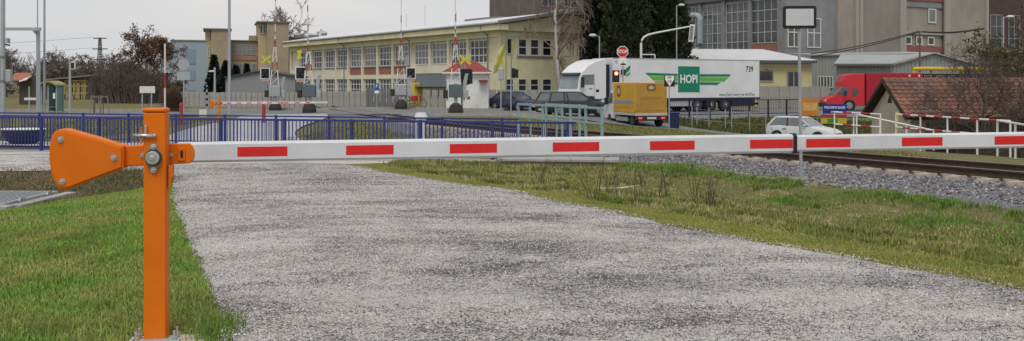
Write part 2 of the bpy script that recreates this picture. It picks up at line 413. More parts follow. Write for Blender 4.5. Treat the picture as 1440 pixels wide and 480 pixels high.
def strip(name, pts, w, m, off, label, kind='structure', n=90, nw=9):
    P = smooth_poly(pts, n); t = np.gradient(P, axis=0); t /= np.hypot(t[:, 0], t[:, 1])[:, None]; nr = np.c_[t[:, 1], -t[:, 0]]
    rows = [[p + k * q for k in np.linspace(-w/2, w/2, nw)] for p, q in zip(P, nr)]
    return sheet(name, [[r for r in row] for row in rows], m, off, label, kind)
strip('main_road', [(-120,56),(-60,59.5),(-25,61.5),(-6,62),(4,62),(12,65),(20,69.5),(32,75),(60,88),(100,106)], 11.5, M_ASPHALT, .045, 'grey asphalt road over the level crossing', n=200, nw=13)
strip('side_road', [(3.5,60),(6,55),(8.4,51),(13,48),(22,46.5),(34,44),(60,40)], 5.2, M_ASPHALT, .055, 'narrow road dipping away behind the yellow van', n=110)
strip('footpath', [(-60,37),(-24,33.5),(-14,32.0),(-6,30.8),(1,29.5)], 2.2, M_PALE, .04, 'pale footpath between the two blue railings', n=120)
strip('footpath', [(-10,33),(-11.5,38),(-12.5,44),(-13,52),(-14,57)], 5.0, M_PALE, .05, 'pale paved apron leading to the level crossing', n=80)
strip('pavement', [(-60,71.5),(-25,70.6),(-8,70.2),(2,71.5),(7,73)], 2.6, M_PALE, .06, 'pale pavement along the concrete panel fence', n=100)

# kerbs of the main road: real steps
def kerb(pts, label, step=1.0):
    P = smooth_poly(pts, max(2, int(np.hypot(*np.diff(np.array(pts), axis=0).T).sum() / step) + 1))
    mb = MB()
    for a, b in zip(P[:-1], P[1:]):
        za, zb = G(*a), G(*b); mb.beam((a[0], a[1], za + .07), (b[0], b[1], zb + .07), .16, .2)
    return tag(mb.build('kerb', M_CONC), label, kind='structure')
kerb([(-50,69),(-25,68.9),(-8,68.6),(2,69.8),(7,71.5)], 'pale concrete kerb on the far side of the main road')
kerb([(-6.5,54.6),(-3,54.9),(1.2,54.6),(3,53)], 'pale concrete kerb at the crossing on the near side of the main road')

# ------------------------------------------------------------------ railway track
M_RAIL = mat('rail_rust', (.075, .048, .036), .75, .35, .3, 9, bump=.2)
M_RAILTOP = mat('rail_head', (.30, .28, .27), .4, .7, .1, 9)
M_SLEEPER = mat('sleeper_concrete', (.46, .39, .31), .9, var=.2, scale=6, bump=.3, dirt=.5)
track = tag(bpy.data.objects.new('railway_track', None), 'rusty railway track on concrete sleepers in grey ballast', kind='structure'); COL.objects.link(track)
bal_rows = []
for (x, y), (nx_, ny_) in zip(CENTRE, NRM):
    zr = float(rail_z(y)); row = []
    for o_, dz in ((-3.15, None), (-2.5, -.34), (-1.75, -.215), (-1.35, -.205), (-.9, -.215), (0, -.23), (.9, -.215), (1.35, -.205), (1.75, -.215), (2.3, -.38), (2.9, None)):
        px, py = x + nx_ * o_, y + ny_ * o_
        if y > 50: z = G(px, py) + .02 if abs(o_) > 1.2 else zr - .09
        else: z = (G(px, py) - .03) if dz is None else zr + dz - .005
        row.append((px, py, z))
    bal_rows.append(row)
bal = np.array(bal_rows); a, b = bal.shape[:2]
k = (np.arange(a - 1)[:, None] * b + np.arange(b - 1)[None]).ravel()
o = fast_mesh('ballast_bed', bal.reshape(-1, 3), np.c_[k, k+1, k+1+b, k+b], M_BALLASTB, track)
RP = [(-.065,-.145),(.065,-.145),(.065,-.13),(.012,-.115),(.012,-.045),(.034,-.035),(.034,-.004),(-.034,-.004),(-.034,-.035),(-.012,-.045),(-.012,-.115),(-.065,-.13)]
for line in (RAIL1, RAIL2):
    rings, top = [], []
    for (x, y), (a_, b_) in zip(line, NRM):
        zr = float(rail_z(y)); rings.append([(x + a_*p, y + b_*p, zr + q) for p, q in RP])
        top.append([(x + a_*p, y + b_*p, zr + q) for p, q in ((-.028,-.006),(.028,-.006),(.026,0),(-.026,0))])
    rl = MB().loft(rings).build('rail', M_RAIL, track)
    MB().loft(top).build('rail_head', M_RAILTOP, rl)
# sleepers with rail fastenings, each its own piece
sl = None; cum = np.r_[0, np.cumsum(np.hypot(*np.diff(CENTRE, axis=0).T))]
for d in np.arange(1.0, 62, .62):
    x = np.interp(d, cum, CENTRE[:, 0]); y = np.interp(d, cum, CENTRE[:, 1]); tx = np.interp(d, cum, tg[:, 0]); ty = np.interp(d, cum, tg[:, 1])
    if y > 52: break
    if sl is None:
        sl = MB().hexa([(-1.3,-.14,-.22),(1.3,-.14,-.22),(1.3,.14,-.22),(-1.3,.14,-.22),(-1.27,-.1,0),(1.27,-.1,0),(1.27,.1,0),(-1.27,.1,0)]).build('sleeper', M_SLEEPER, track)
        fm = MB()
        for sx in (-.755, .755):
            for e in (-.11, .11): fm.box(sx+e-.035, sx+e+.035, -.07, .07, 0.001, .035)
        fa = fm.build('rail_fastening', M_RAIL, sl); s_ = sl; f_ = None
    else:
        s_ = inst(sl, track); f_ = inst(fa, s_)
    s_.location = (x, y, float(rail_z(y)) - .147 + random.Random(int(d*50)).uniform(-.004, .004)); s_.rotation_euler = (0, 0, math.atan2(ty, tx) - R(90) + random.Random(int(d*70)).uniform(-.015, .015))

# ballast stones
def stones(name, pos, size, m, parent=None, label=None, kind='stuff', flat=.75):
    N = len(pos); rg = np.random.default_rng(len(pos))
    base = np.array([(1,0,0),(-1,0,0),(0,1,0),(0,-1,0),(0,0,1),(0,0,-1)], float)
    tris = np.array([(0,2,4),(2,1,4),(1,3,4),(3,0,4),(2,0,5),(1,2,5),(3,1,5),(0,3,5)])
    sc = size[:, None, None] * rg.uniform(.6, 1.25, (N, 6, 1))
    ang = rg.uniform(0, 6.28, N); tl = rg.normal(0, .5, (N, 2))
    V = base[None] * sc; V[..., 2] *= flat
    V[..., 2] += V[..., 0] * tl[:, :1] + V[..., 1] * tl[:, 1:]
    c, s = np.cos(ang)[:, None], np.sin(ang)[:, None]
    X = V[..., 0]*c - V[..., 1]*s; Y = V[..., 0]*s + V[..., 1]*c
    V = np.stack([X, Y, V[..., 2]], -1) + pos[:, None]
    T = (np.arange(N)[:, None, None]*6 + tris[None]).reshape(-1, 3)
    o = fast_mesh(name, V.reshape(-1, 3), T, m, parent)
    if kind: o['kind'] = kind
    if label and parent is None: o['label'] = label
    return o
M_STONE = mat('ballast_stone', (.25, .24, .25), .9, var=.35, scale=8, island=.6)
N = 48000
fi = rng.uniform(4, 150, N) ** 1.0; oi = rng.uniform(-3.15, 2.7, N)
i0 = fi.astype(int); fr = (fi - i0)[:, None]
base = CENTRE[i0] * (1 - fr) + CENTRE[i0 + 1] * fr; nr = NRM[i0]
P = base + nr * oi[:, None]
prof = np.interp(oi, [-3.15, -2.5, -1.75, -1.35, -.9, 0, .9, 1.35, 1.75, 2.3, 2.9], [-.50, -.34, -.215, -.205, -.215, -.23, -.215, -.205, -.215, -.38, -.55])
zz = rail_z(P[:, 1]) + prof
zz = np.where(np.abs(oi) > 1.9, np.maximum(zz, gz(P[:, 0], P[:, 1]) - .01), zz) + rng.uniform(-.01, .015, N)
keep = (P[:, 1] > 9) & (P[:, 1] < 40) & ((np.abs(np.abs(oi) - .755) > .1))
stones('ballast_stones', np.c_[P, zz][keep], rng.uniform(.018, .042, N)[keep], M_STONE, track)

# ------------------------------------------------------------------ loose gravel grains on the path
M_GRAIN = mat('gravel_grain', (.54, .52, .50), .95, var=.3, scale=30, island=.42)
M_GRAINB = mat('gravel_grain_dark', (.12, .11, .11), .9, var=.3, scale=30, island=.5)
def gravel_points(N, y0, y1, pw):
    y = y0 + (y1 - y0) * rng.uniform(0, 1, N) ** pw
    l = np.interp(y, PL[:, 0], PL[:, 1]); r = np.interp(y, PR[:, 0], PR[:, 1])
    x = l + (r - l) * rng.uniform(.0, 1.003, N)
    return x, y
for nm, m_, N, s0, s1 in (('gravel_grains', M_GRAIN, 75000, .003, .0085), ('gravel_grains', M_GRAINB, 34000, .0025, .006)):
    x, y = gravel_points(N, 4.6, 20.2, 1.7)
    p = _vn(x*.55 + y*.2, y*1.1, 1.3) + .35*_vn(x, y, 5.)
    kp = rng.uniform(-1, 1, N) < (p*1.1 + .35 if m_ is M_GRAIN else -p*1.6 + .0)
    x, y = x[kp], y[kp]
    o = stones(nm, np.c_[x, y, gz(x, y) + .033], rng.uniform(s0, s1, len(x)) * (1 + np.minimum(y - 5, 8) * .05), m_, flat=.6)
    tag(o, 'loose pale grit scattered over the gravel path' if m_ is M_GRAIN else 'loose dark grit scattered over the gravel path', kind='stuff')

# ------------------------------------------------------------------ grass
def blades(name, x, y, h, w, lean, m, label, zoff=-.005, seed=1):
    rg = np.random.default_rng(seed); N = len(x); z = gz(x, y) + zoff
    a = rg.uniform(0, 6.283, N); la = rg.uniform(0, 6.283, N); ln = np.abs(rg.normal(0, lean, N)) * h
    dx, dy = np.cos(a) * w, np.sin(a) * w
    B0 = np.c_[x - dx, y - dy, z]; B1 = np.c_[x + dx, y + dy, z]
    mx, my = x + np.cos(la)*ln*.35, y + np.sin(la)*ln*.35; hz = np.sqrt(np.maximum(h*h - ln*ln, (h*.3)**2))
    M0 = np.c_[mx - dx*.7, my - dy*.7, z + hz*.6]; M1 = np.c_[mx + dx*.7, my + dy*.7, z + hz*.6]
    T0 = np.c_[x + np.cos(la)*ln, y + np.sin(la)*ln, z + hz]
    V = np.stack([B0, B1, M1, M0, T0], 1).reshape(-1, 3)
    k = np.arange(N)[:, None] * 5
    T = np.concatenate([k + [0, 1, 2], k + [0, 2, 3], k + [3, 2, 4]], 0)
    o = fast_mesh(name, V, T, m)
    return tag(o, label, kind='stuff')
def leaf_mat(name, c1, c2, isl=.35, s=1.1):
    m = mat(name, c1, .75, var=.0, scale=s, island=isl, spec=.15)
    nt = m.node_tree
    for nd in nt.nodes:
        if nd.type == 'VALTORGB':
            nd.color_ramp.elements[0].position = .4; nd.color_ramp.elements[1].position = .6
            nd.color_ramp.elements[0].color = (*c1, 1); nd.color_ramp.elements[1].color = (*c2, 1)
    return m
M_LAWN = leaf_mat('lawn_blade', (.19, .34, .06), (.33, .365, .11))
M_VERGE = leaf_mat('verge_blade', (.25, .285, .07), (.36, .345, .11))
M_ROUGHG = leaf_mat('rough_blade', (.21, .26, .07), (.34, .32, .13))
M_LONG = leaf_mat('long_blade', (.12, .23, .04), (.22, .30, .07))
M_DRY = leaf_mat('dry_blade', (.12, .115, .055), (.22, .175, .10))
N = 300000
y = 4.3 + 15.7 * rng.uniform(0, 1, N) ** 1.5
x = np.interp(y, PL[:, 0], PL[:, 1]) + .10 - rng.exponential(2.6, N)
edge = np.interp(y, PL[:, 0], PL[:, 1]) - x + rng.normal(0, .035, N)
slab = (x > -2.16) & (x < -1.70) & (y < 5.27) & (y > 4.6)
keep = (x > -.56*y - .5) & (edge > .02) & (y < np.interp(x, [-10, -7.2, -5.6], [12.9, 14.0, 17.8])) & ~slab
x, y = x[keep], y[keep]
tuft = np.clip(_vn(x, y, 2.3), 0, 1)
blades('lawn_grass', x, y, rng.uniform(.018, .045, len(x)) * (1 + .9*tuft), .0022 * (1 + y*.12), .6, M_LAWN, 'short green grass on the bank left of the path', seed=2)
N = 26000                        # taller tufts in the lawn
cx = rng.uniform(-6, -2.0, 150); cy = 4.6 + 6*rng.uniform(0, 1, 150)**1.3; ci = rng.integers(0, 150, N)
x = cx[ci] + rng.normal(0, .07, N); y = cy[ci] + rng.normal(0, .07, N)
keep = (x < np.interp(y, PL[:, 0], PL[:, 1]) - .05) & ~((x > -2.2) & (x < -1.66) & (y < 5.3) & (y > 4.5))
blades('grass_tufts', x[keep], y[keep], rng.uniform(.03, .085, keep.sum()), .003, .7, leaf_mat('tuft_blade', (.15, .23, .045), (.28, .29, .09)), 'darker tufts standing in the lawn left of the path', seed=3)
N = 620                          # tuft at the path corner right of the post
x = -1.68 + rng.normal(0, .075, N); y = 5.32 + rng.normal(0, .11, N)
blades('grass_tuft', x, y, rng.uniform(.04, .15, N), .003, .7, M_LONG, 'bright green grass tuft at the path edge beside the orange post', seed=4)
# ditch on the left
N = 60000
x = rng.uniform(-14, -5.5, N); y = rng.uniform(12.5, 20.4, N)
keep = (y > np.interp(x, [-10, -7.2, -5.6], [12.7, 13.8, 17.6])) & (x < np.interp(y, PL[:, 0], PL[:, 1])) & ~((x < -7.3) & (y > 13.2) & (y < 15.6))
blades('dry_weeds', x[keep], y[keep], rng.uniform(.03, .10, keep.sum()), .010, 1.4, M_DRY, 'low brown weeds in the ditch behind the lawn', seed=5)
# verge and rough bank on the right
N = 420000
y = 5.2 + 18 * rng.uniform(0, 1, N) ** 1.15
e = rng.exponential(2.2, N); x = np.interp(y, PR[:, 0], PR[:, 1]) - .08 + e
td = track_dist(x, y)
ok = (td > 3.05) & (x < .565*y + .5) & (x < 9.9) & (e + rng.normal(0, .04, N) > .05) & (y < 24.0)
x, y, e = x[ok], y[ok], e[ok]
mixn = rng.normal(0, .22, len(x))
wv = mixn + np.interp(y, [5, 9, 14, 21], [1.7, 1.5, 1.3, 1.1]) + _vn(x, y, .9)*.22
v = e < wv
blades('verge_grass', x[v], y[v], rng.uniform(.012, .034, v.sum()), .0035*(1 + y[v]*.05), .6, M_VERGE, 'short olive grass verge along the right edge of the path', seed=6)
r = ~v
bare = _vn(x, y, 1.5) + rng.normal(0, .25, len(x))
r1 = r & (bare < .25) & (_vn(x, y, 9.) + rng.normal(0, .3, len(x)) > -.35)
blades('rough_grass', x[r1], y[r1], rng.uniform(.015, .06, r1.sum())*(.5 + 1.3*np.clip(_vn(x[r1], y[r1], 7.)+.3, 0, 1)), .0045*(1 + y[r1]*.05), 1.1, M_ROUGHG, 'matted rough grass on the bank below the railway', seed=7)
# matted tussocks that make the bank lumpy
NT, NB = 5200, 26
ty = 6.5 + 16.5*rng.uniform(0, 1, NT)**1.05; te = .9 + rng.exponential(2.3, NT); tx = np.interp(ty, PR[:, 0], PR[:, 1]) + te
tk = (track_dist(tx, ty) > 3.15) & (tx < .565*ty + .6) & (tx < 9.6) & (te > np.interp(ty, [5, 9, 14, 21], [1.5, 1.3, 1.1, .9])) & (_vn(tx, ty, 1.1) < .62)
tx, ty = tx[tk], ty[tk]; ci = np.repeat(np.arange(len(tx)), NB); rad = rng.uniform(.03, .11, len(tx))[ci]
bx0 = tx[ci] + rng.normal(0, 1, len(ci))*rad; by0 = ty[ci] + rng.normal(0, .7, len(ci))*rad; hh = rng.uniform(.04, .12, len(tx))[ci]*rng.uniform(.6, 1.1, len(ci))
part = _vn(tx, ty, 2.4)[ci] + rng.normal(0, .15, len(tx))[ci]
for sel, m_, nm, lb_ in ((part > .34, leaf_mat('straw_blade', (.36, .30, .15), (.46, .38, .22)), 'straw_tussocks', 'straw-coloured dead grass tussocks on the bank below the railway'),
        ((part <= .34) & (part > -.45), leaf_mat('tussock_blade', (.16, .205, .05), (.27, .275, .085)), 'grass_tussocks', 'olive matted tussocks on the bank below the railway'),
        (part <= -.45, leaf_mat('dark_tussock_blade', (.075, .10, .03), (.13, .15, .045)), 'dark_tussocks', 'dark green tussocks on the bank below the railway')):
    blades(nm, bx0[sel], by0[sel], hh[sel], .0045*(1 + by0[sel]*.05), 1.0, m_, lb_, seed=int(sel.sum()) % 97)
# bright long grass at the ballast toe
N = 60000
i0 = rng.integers(8, 105, N); o_ = -3.15 - np.abs(rng.normal(0, .33, N)); P = CENTRE[i0] + NRM[i0]*o_[:, None] + rng.normal(0, .06, (N, 2))
cl = _vn(P[:, 0], P[:, 1], 1.25) + rng.normal(0, .2, N)
k = (cl > -.05) & (P[:, 1] > 11) & (P[:, 1] < 23.6)
blades('long_grass', P[k, 0], P[k, 1], rng.uniform(.05, .14, k.sum()), .006, .55, M_LONG, 'long bright green grass along the foot of the ballast', seed=8)
N = 15000
cx = np.array([7.0, 6.2, 5.1, 7.7, 4.1]); cy = np.array([11.6, 13.7, 16.2, 12.9, 21.5]); ci = rng.integers(0, 5, N)
x = cx[ci] + rng.normal(0, .45, N); y = cy[ci] + rng.normal(0, .28, N)
kk = _vn(x, y, 3.1) > -.25; x, y, N = x[kk], y[kk], int(kk.sum())
blades('green_clumps', x, y, rng.uniform(.03, .12, N), .005, .6, M_LONG, 'bright green grass clumps on the rough bank', seed=9)
# far rough grass beyond the railing and beyond the track
N = 90000
x = rng.uniform(-24, 12, N); y = rng.uniform(25, 53, N)
inp = np.zeros(N, bool)
k = (y > yA(x) + .6) & (track_dist(x, y) > 2.7) & ~((x > -16.5) & (x < -8.5) & (y > 31)) & ~((y < np.interp(x, [-24, -14, -6, 1], [34.6, 33.2, 32.0, 30.7])) & (x < 2)) & (np.abs(x) < .6*y)
side = np.stack([smooth_poly([(3.5,60),(6,55),(8.4,51),(13,48),(22,46.5)], 60)]*1)[0]
dm = np.min((x[:, None]-side[None, :, 0])**2 + (y[:, None]-side[None, :, 1])**2, 1); k &= dm > 8.5
blades('meadow_grass', x[k], y[k], rng.uniform(.05, .16, k.sum()), .014, .8, leaf_mat('meadow_blade', (.15, .18, .05), (.25, .23, .09)), 'rough meadow grass on both sides of the railway', seed=10)

# ivy and weeds on the bank under the trailer
N = 26000
x = rng.uniform(8.5, 27, N); y = rng.uniform(50.5, 61.5, N)
dm = np.min((x[:, None]-side[None, :, 0])**2 + (y[:, None]-side[None, :, 1])**2, 1)
k = (dm > 9) & (y < np.interp(x, [8, 11, 19, 27], [57.5, 58.5, 61, 62])) & (_vn(x, y, .8) > -.55)
blades('bank_weeds', x[k], y[k], rng.uniform(.08, .34, k.sum()), .035, 1.0, leaf_mat('bank_weed_leaf', (.06, .08, .028), (.15, .14, .055)), 'rough dark weeds on the bank under the blue railing', seed=12)

# ------------------------------------------------------------------ near barrier
M_ORANGE = mat('orange_paint', (.70, .158, .004), .5, 0, .07, 3, dirt=.10, spec=.22, bump=.03, bscale=90)
M_WHITEP = mat('white_boom_paint', (.615, .63, .645), .42, 0, .05, 3, spec=.4, dirt=.25)
M_RED = mat('red_reflective_film', (.62, .022, .02), .4, 0, .08, 20)
M_ZINC = mat('zinc_plated_steel', (.55, .56, .56), .38, .85, .15, 20)
M_GALV = mat('galvanised_steel', (.38, .40, .41), .55, .35, .14, 5)
M_BLACK = mat('black_rubber', (.018, .018, .02), .6)
TH = R(8.8); PX, PY = UX(219.4, 5.2), 5.2
br = thing('barrier', 'orange steel barrier post with a lowered white and red boom across the gravel path', 'barrier', (PX, PY, 0), TH)
def LX(u): return (u - 219.4) / 250.0
def LZ(v): return CAMZ - (v - HOR) / 250.0
B(-.056, .062, -.056, .056, 0, LZ(158)).build('post', M_ORANGE, br, .008)
B(-.064, .066, -.062, .062, LZ(158)+.001, LZ(152)).build('post_cap', M_ORANGE, br, .012, seg=3)
def plate(pts, y0, y1, name, parent=br, bev=.006, m=M_ORANGE):
    return MB().prism([(LX(u), LZ(v)) for u, v in pts][::-1], y0, y1).build(name, m, parent, bev)
cw = plate([(89,181.5),(96,181),(104,183.5),(140,194.5),(166,203.5),(174.6,205),(174.6,237),(140,250),(104,264),(97,266.5),(91,265.5),(86,261),(82,253),(78,240),(75.8,222),(76.3,205),(79,191),(83,185)], .028, .138, 'counterweight')
plate([(89,184.5),(96,184),(104,186.5),(140,197.2),(165,206),(172,207),(172,235),(140,247),(104,261),(97,263.3),(91.5,262),(87.5,258),(84,251),(80.4,239),(78.3,222),(78.8,206),(81.5,193),(85,187)], .019, .0275, 'weight_plate', cw, .003)
def bolt(u, v, y, parent, r=.0135):
    mb = MB(); x, z = LX(u), LZ(v)
    mb.tube((x, y, z), (x, y-.004, z), r*1.3, n=16); mb.tube((x, y-.004, z), (x, y-.014, z), r*.85, n=6)
    mb.ball((x, y-.014, z), r*.5, 8, 4)
    return mb.build('bolt', M_ZINC, parent)
for u, v in ((91.7,195.6),(94,254),(162,221.7)): bolt(u, v, .019, cw)
arm = plate([(172,206),(262,203),(266,207),(268.5,213),(268.5,222),(266,228),(262,232),(172,235)], .062, .135, 'boom_arm')
bolt(198, 219.6, .062, arm, .011); bolt(237, 219.5, .062, arm, .009)
cl_ = plate([(246,209),(256,209),(256,228),(246,228)], .05, .0615, 'clamp_plate', arm, .003)
sm = MB()
sm.prism([(LX(u), LZ(v)) for u, v in ((250,213),(253.5,213),(253.5,223),(250,223))][::-1], .046, .0495); sm.build('slot', M_BLACK, cl_)
# bearing
bg = MB(); bx, bz = LX(219.4), LZ(220.6)
bg.prism([(bx-.012, bz+.075), (bx-.02, bz+.06), (bx-.042, bz+.02), (bx-.042, bz-.02), (bx-.02, bz-.065), (bx-.012, bz-.082), (bx+.012, bz-.082), (bx+.02, bz-.065), (bx+.042, bz-.02), (bx+.042, bz+.02), (bx+.02, bz+.06), (bx+.012, bz+.075)], -.064, -.0565)
bear = bg.build('bearing', mat('bearing_casting', (.22, .24, .23), .5, .5, .15, 12), br, .003)
MB().tube((bx, -.0645, bz), (bx, -.088, bz), .046, .043, n=24).build('bearing_ring', mat('dark_steel', (.06, .065, .065), .5, .6), bear)
MB().tube((bx, -.089, bz), (bx, -.098, bz), .039, .036, n=24).build('washer', M_ZINC, bear, .002)
MB().tube((bx, -.0985, bz), (bx, -.117, bz), .015, n=6).build('nut', M_ZINC, bear, .002)
for v in (205.2, 237.6): bolt(219.6, v, -.0645, bear, .013)
# locking pin
lp = MB(); zp = LZ(190); lp.tube((LX(194), -.07, zp), (LX(221), -.07, zp), .011, n=10); lp.ball((LX(221), -.07, zp), .011, 8, 5)
pin = lp.build('locking_pin', M_ZINC, br, smooth=True)
MB().tube((LX(209.5), -.07, LZ(187.5)), (LX(209.5), -.07, LZ(175)), .0065, n=8).build('pin_handle', M_ZINC, pin)
MB().tube((LX(203.5), -.07, LZ(202)), (LX(203.5), -.07, LZ(178)), .0045, n=8).build('pin_bracket', M_ORANGE, pin)
# stop tab right of the post
tb = plate([(237,232.5),(243,232.5),(243,249),(240,251),(240,264),(237,266)], -.02, .02, 'boom_stop', br, .002)
MB().tube((LX(239.5), 0, LZ(232)), (LX(239.5), 0, LZ(236)), .014, .008, n=12).build('rubber_buffer', M_BLACK, tb)
# base plate and anchor bolts
bp_ = B(-.12, .145, -.11, -.058, .013, .022).build('base_plate', M_GALV, br, .003)
for bx_ in (-.088, .116):
    for by_ in (-.09, -.008):
        mb = MB().tube((bx_, by_, 0), (bx_, by_, .07), .008, n=8); mb.tube((bx_, by_, 0.023), (bx_, by_, .038), .016, n=6); mb.build('anchor_bolt', M_ZINC, br)
# boom: rectangular section with chamfered edges, slight rise towards its end
def boom_s(u):
    a = (u - 720.0) / F; return (a * (PY + .1) - (PX - .015)) / (math.cos(TH) - math.sin(TH) * a)
def boom_z(s): return LZ(216.6) + .0042 * (s - .2)
def boom_sec(x0, x1, h, d, ch, yc, name, parent, m):
    rings = []
    for x in (x0, x1):
        z = boom_z(x); rings.append([(x, yc + a*d/2, z + b*h/2) for a, b in ((-1,-1+2*ch/h),(-1+2*ch/d,-1),(1-2*ch/d,-1),(1,-1+2*ch/h),(1,1-2*ch/h),(1-2*ch/d,1),(-1+2*ch/d,1),(-1,1-2*ch/h))])
    return MB().loft(rings).build(name, m, parent)
YB = .1
bo = boom_sec(.10, boom_s(1113), .118, .06, .014, YB, 'boom', br, M_WHITEP)
bo2 = boom_sec(boom_s(1113)+.001, 6.6, .104, .05, .012, YB, 'boom_extension', br, M_WHITEP)
boom_sec(boom_s(1112.5), boom_s(1117.5), .128, .072, .016, YB, 'boom_joint_collar', br, M_BLACK)
for u0, u1 in ((335,405),(487,553.5),(632,698),(776,841),(912,974.5),(1052,1112)):
    a, b = boom_s(u0), boom_s(u1); zc = (boom_z(a) + boom_z(b)) / 2; sl_ = .0042*(b-a)/2; y0 = YB - .03 - .0012; h = .028
    MB().hexa([(a,y0,zc-sl_-h),(b,y0,zc+sl_-h),(b,y0+.001,zc+sl_-h),(a,y0+.001,zc-sl_-h),(a,y0,zc-sl_+h),(b,y0,zc+sl_+h),(b,y0+.001,zc+sl_+h),(a,y0+.001,zc-sl_+h)]).build('red_stripe', M_RED, bo)
for u0, u1 in ((1131,1193),(1265,1322),(1395,1452)):
    a, b = boom_s(u0), boom_s(u1); zc = (boom_z(a) + boom_z(b)) / 2; sl_ = .0042*(b-a)/2; y0 = YB - .025 - .0012; h = .0275
    MB().hexa([(a,y0,zc-sl_-h),(b,y0,zc+sl_-h),(b,y0+.001,zc+sl_-h),(a,y0+.001,zc-sl_-h),(a,y0,zc-sl_+h),(b,y0,zc+sl_+h),(b,y0+.001,zc+sl_+h),(a,y0+.001,zc-sl_+h)]).build('red_stripe', M_RED, bo2)
slab = B(-.14, .30, -.5, .055, -.2, 0).build('concrete_footing', mat('footing_concrete', (.47, .385, .31), .9, var=.12, scale=9, bump=.3), None, .01)
slab.location = (PX, PY, .012); slab.rotation_euler = (0, 0, TH)
tag(slab, 'small pinkish concrete footing under the orange barrier post', 'footing')

# grate in the left ditch
gx, gy = -8.3, 14.4; gzv = -.36
gr = thing('drain_grate', 'galvanised steel drain grate lying in the ditch left of the barrier', 'grate', (gx, gy, gzv), R(-1))
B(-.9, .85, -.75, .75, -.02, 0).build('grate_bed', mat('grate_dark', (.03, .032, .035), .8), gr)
for yy in (-.75, .75): B(-.9, .85, yy-.02, yy+.02, .001, .045).build('grate_frame', M_GALV, gr)
B(.82, .87, -.72, .72, .001, .05).build('grate_frame', M_GALV, gr)
b0 = None
for i in range(19):
    xb = -.85 + i*.09
    if b0 is None: b0 = B(-.016, .016, -.72, .72, .001, .04).build('grate_bar', M_GALV, gr); b0.location = (xb, 0, 0)
    else: inst(b0, gr, (xb, 0, 0))
cg = MB().box(-1.1, 1.0, -1.0, -.78, -.35, .02).box(.9, 1.08, -.777, .9, -.35, .015).build('concrete_surround', M_CONC, gr, .01)
for yy in (-.45, .35): MB().beam((.88, yy, .02), (.88, yy+.03, .07), .025, .025).beam((.88, yy+.03, .07), (.88, yy+.16, .07), .025, .025).build('grate_hinge', M_GALV, gr)

# ------------------------------------------------------------------ railings
M_BLUE = mat('blue_railing_paint', (.028, .036, .17), .45, 0, .12, 6, spec=.4)
M_TEAL = mat('pale_teal_paint', (.26, .36, .36), .5, 0, .1, 6)
def railing(name, label, p0, p1, zt, h, post_gap, bal_gap, m, rails, pr=.05, rr=.045, group=None, br_=.011, foot=.12, first=None, zfun=None):
    p0, p1 = Vector((*p0, 0)), Vector((*p1, 0)); L = (p1 - p0).length; ang = math.atan2(p1.y - p0.y, p1.x - p0.x)
    t = thing(name, label, 'railing', (p0.x, p0.y, zt - h), ang, group)
    for i, (zz, w) in enumerate(rails):
        MB().box(0, L, -w/2, w/2, zz - w/2, zz + w/2).build('handrail' if i == 0 else 'rail', m, t, .004)
    posts = [first or 0.0] ; 
    while posts[-1] + post_gap < L + .05: posts.append(posts[-1] + post_gap)
    q = None
    for x in posts:
        if q is None: q = B(-pr/2, pr/2, -pr/2-.004, pr/2+.004, -foot, h + .012).build('post', m, t); q.location = (x, 0, 0)
        else: inst(q, t, (x, 0, 0))
    if bal_gap:
        q = None; x = bal_gap
        while x < L:
            if min(abs(x - p) for p in posts) > bal_gap*.4:
                if q is None: q = B(-br_, br_, -br_, br_, rails[-1][0] + rails[-1][1]/2, rails[1 if len(rails) > 2 else 0][0] - rails[1 if len(rails) > 2 else 0][1]/2).build('baluster', m, t); q.location = (x, 0, 0)
                else: inst(q, t, (x, 0, 0))
            x += bal_gap
    return t
xl = -19.0
RA = railing('railing', 'nearer blue steel railing with upright bars along the gravel lane', (xl, yA(xl)), (1.7, yA(1.7)), .43, 1.10, 2.06, .118, M_BLUE, [(1.07,.06),(.12,.05)], pr=.075, first=2.55, br_=.010)
yB = lambda x: 28.6 + (.2 - x) * (35.0 - 28.6) / 19.6
RBx = -22.0
railing('railing', 'farther blue steel railing parallel behind the nearer one', (RBx, yB(RBx)), (.2, yB(.2)), .37, 1.06, 2.02, .135, M_BLUE, [(1.03,.05),(.93,.035),(.12,.04)], pr=.06, first=.6, br_=.009)
tf = railing('railing', 'pale teal steel railing in front of the parked dark estate car', (.2, 29.0), (2.36, 24.0), .83, 1.25, .9, 0, M_TEAL, [(1.22,.06),(.82,.05)], pr=.055, foot=.25)
tf2 = railing('railing', 'short pale teal railing standing behind the longer teal one', (1.15, 31.2), (2.3, 28.6), .78, 1.25, 1.2, 0, M_TEAL, [(1.22,.06),(.82,.05)], pr=.055, foot=.25)

# red and white maze railings by the track on the right
M_WHITER = mat('white_railing_paint', (.72, .72, .71), .5, 0, .06, 5, dirt=.15)
M_REDR = mat('red_railing_paint', (.42, .03, .03), .5, 0, .1, 5)
def maze(label, p0, p1, z0, z1, n, down, low=True, bands=True):
    p0, p1 = Vector((*p0, z0)), Vector((*p1, z1))
    t = thing('maze_railing', label, 'railing', (p0.x, p0.y, z0 - down), 0, 'red and white railings beside the track')
    L = p1 - p0
    for zz in ([0, -.5] if low else [0]):
        k = max(2, int(L.length / .5))
        for i in range(k):
            a, b = p0 + L*(i/k), p0 + L*((i+1)/k - .0008); off = Vector((-p0.x, -p0.y, -(z0 - down) + zz))
            MB().tube(a + off, b + off, .033, n=8).build('rail_band', M_REDR if (bands and i % 2) else M_WHITER, t)
    for i in range(n):
        q = p0 + L*(i/(n-1)); MB().tube((q.x-p0.x, q.y-p0.y, -.3), (q.x-p0.x, q.y-p0.y, q.z - (z0-down) - .03), .033, n=8).build('post', M_WHITER, t)
    return t
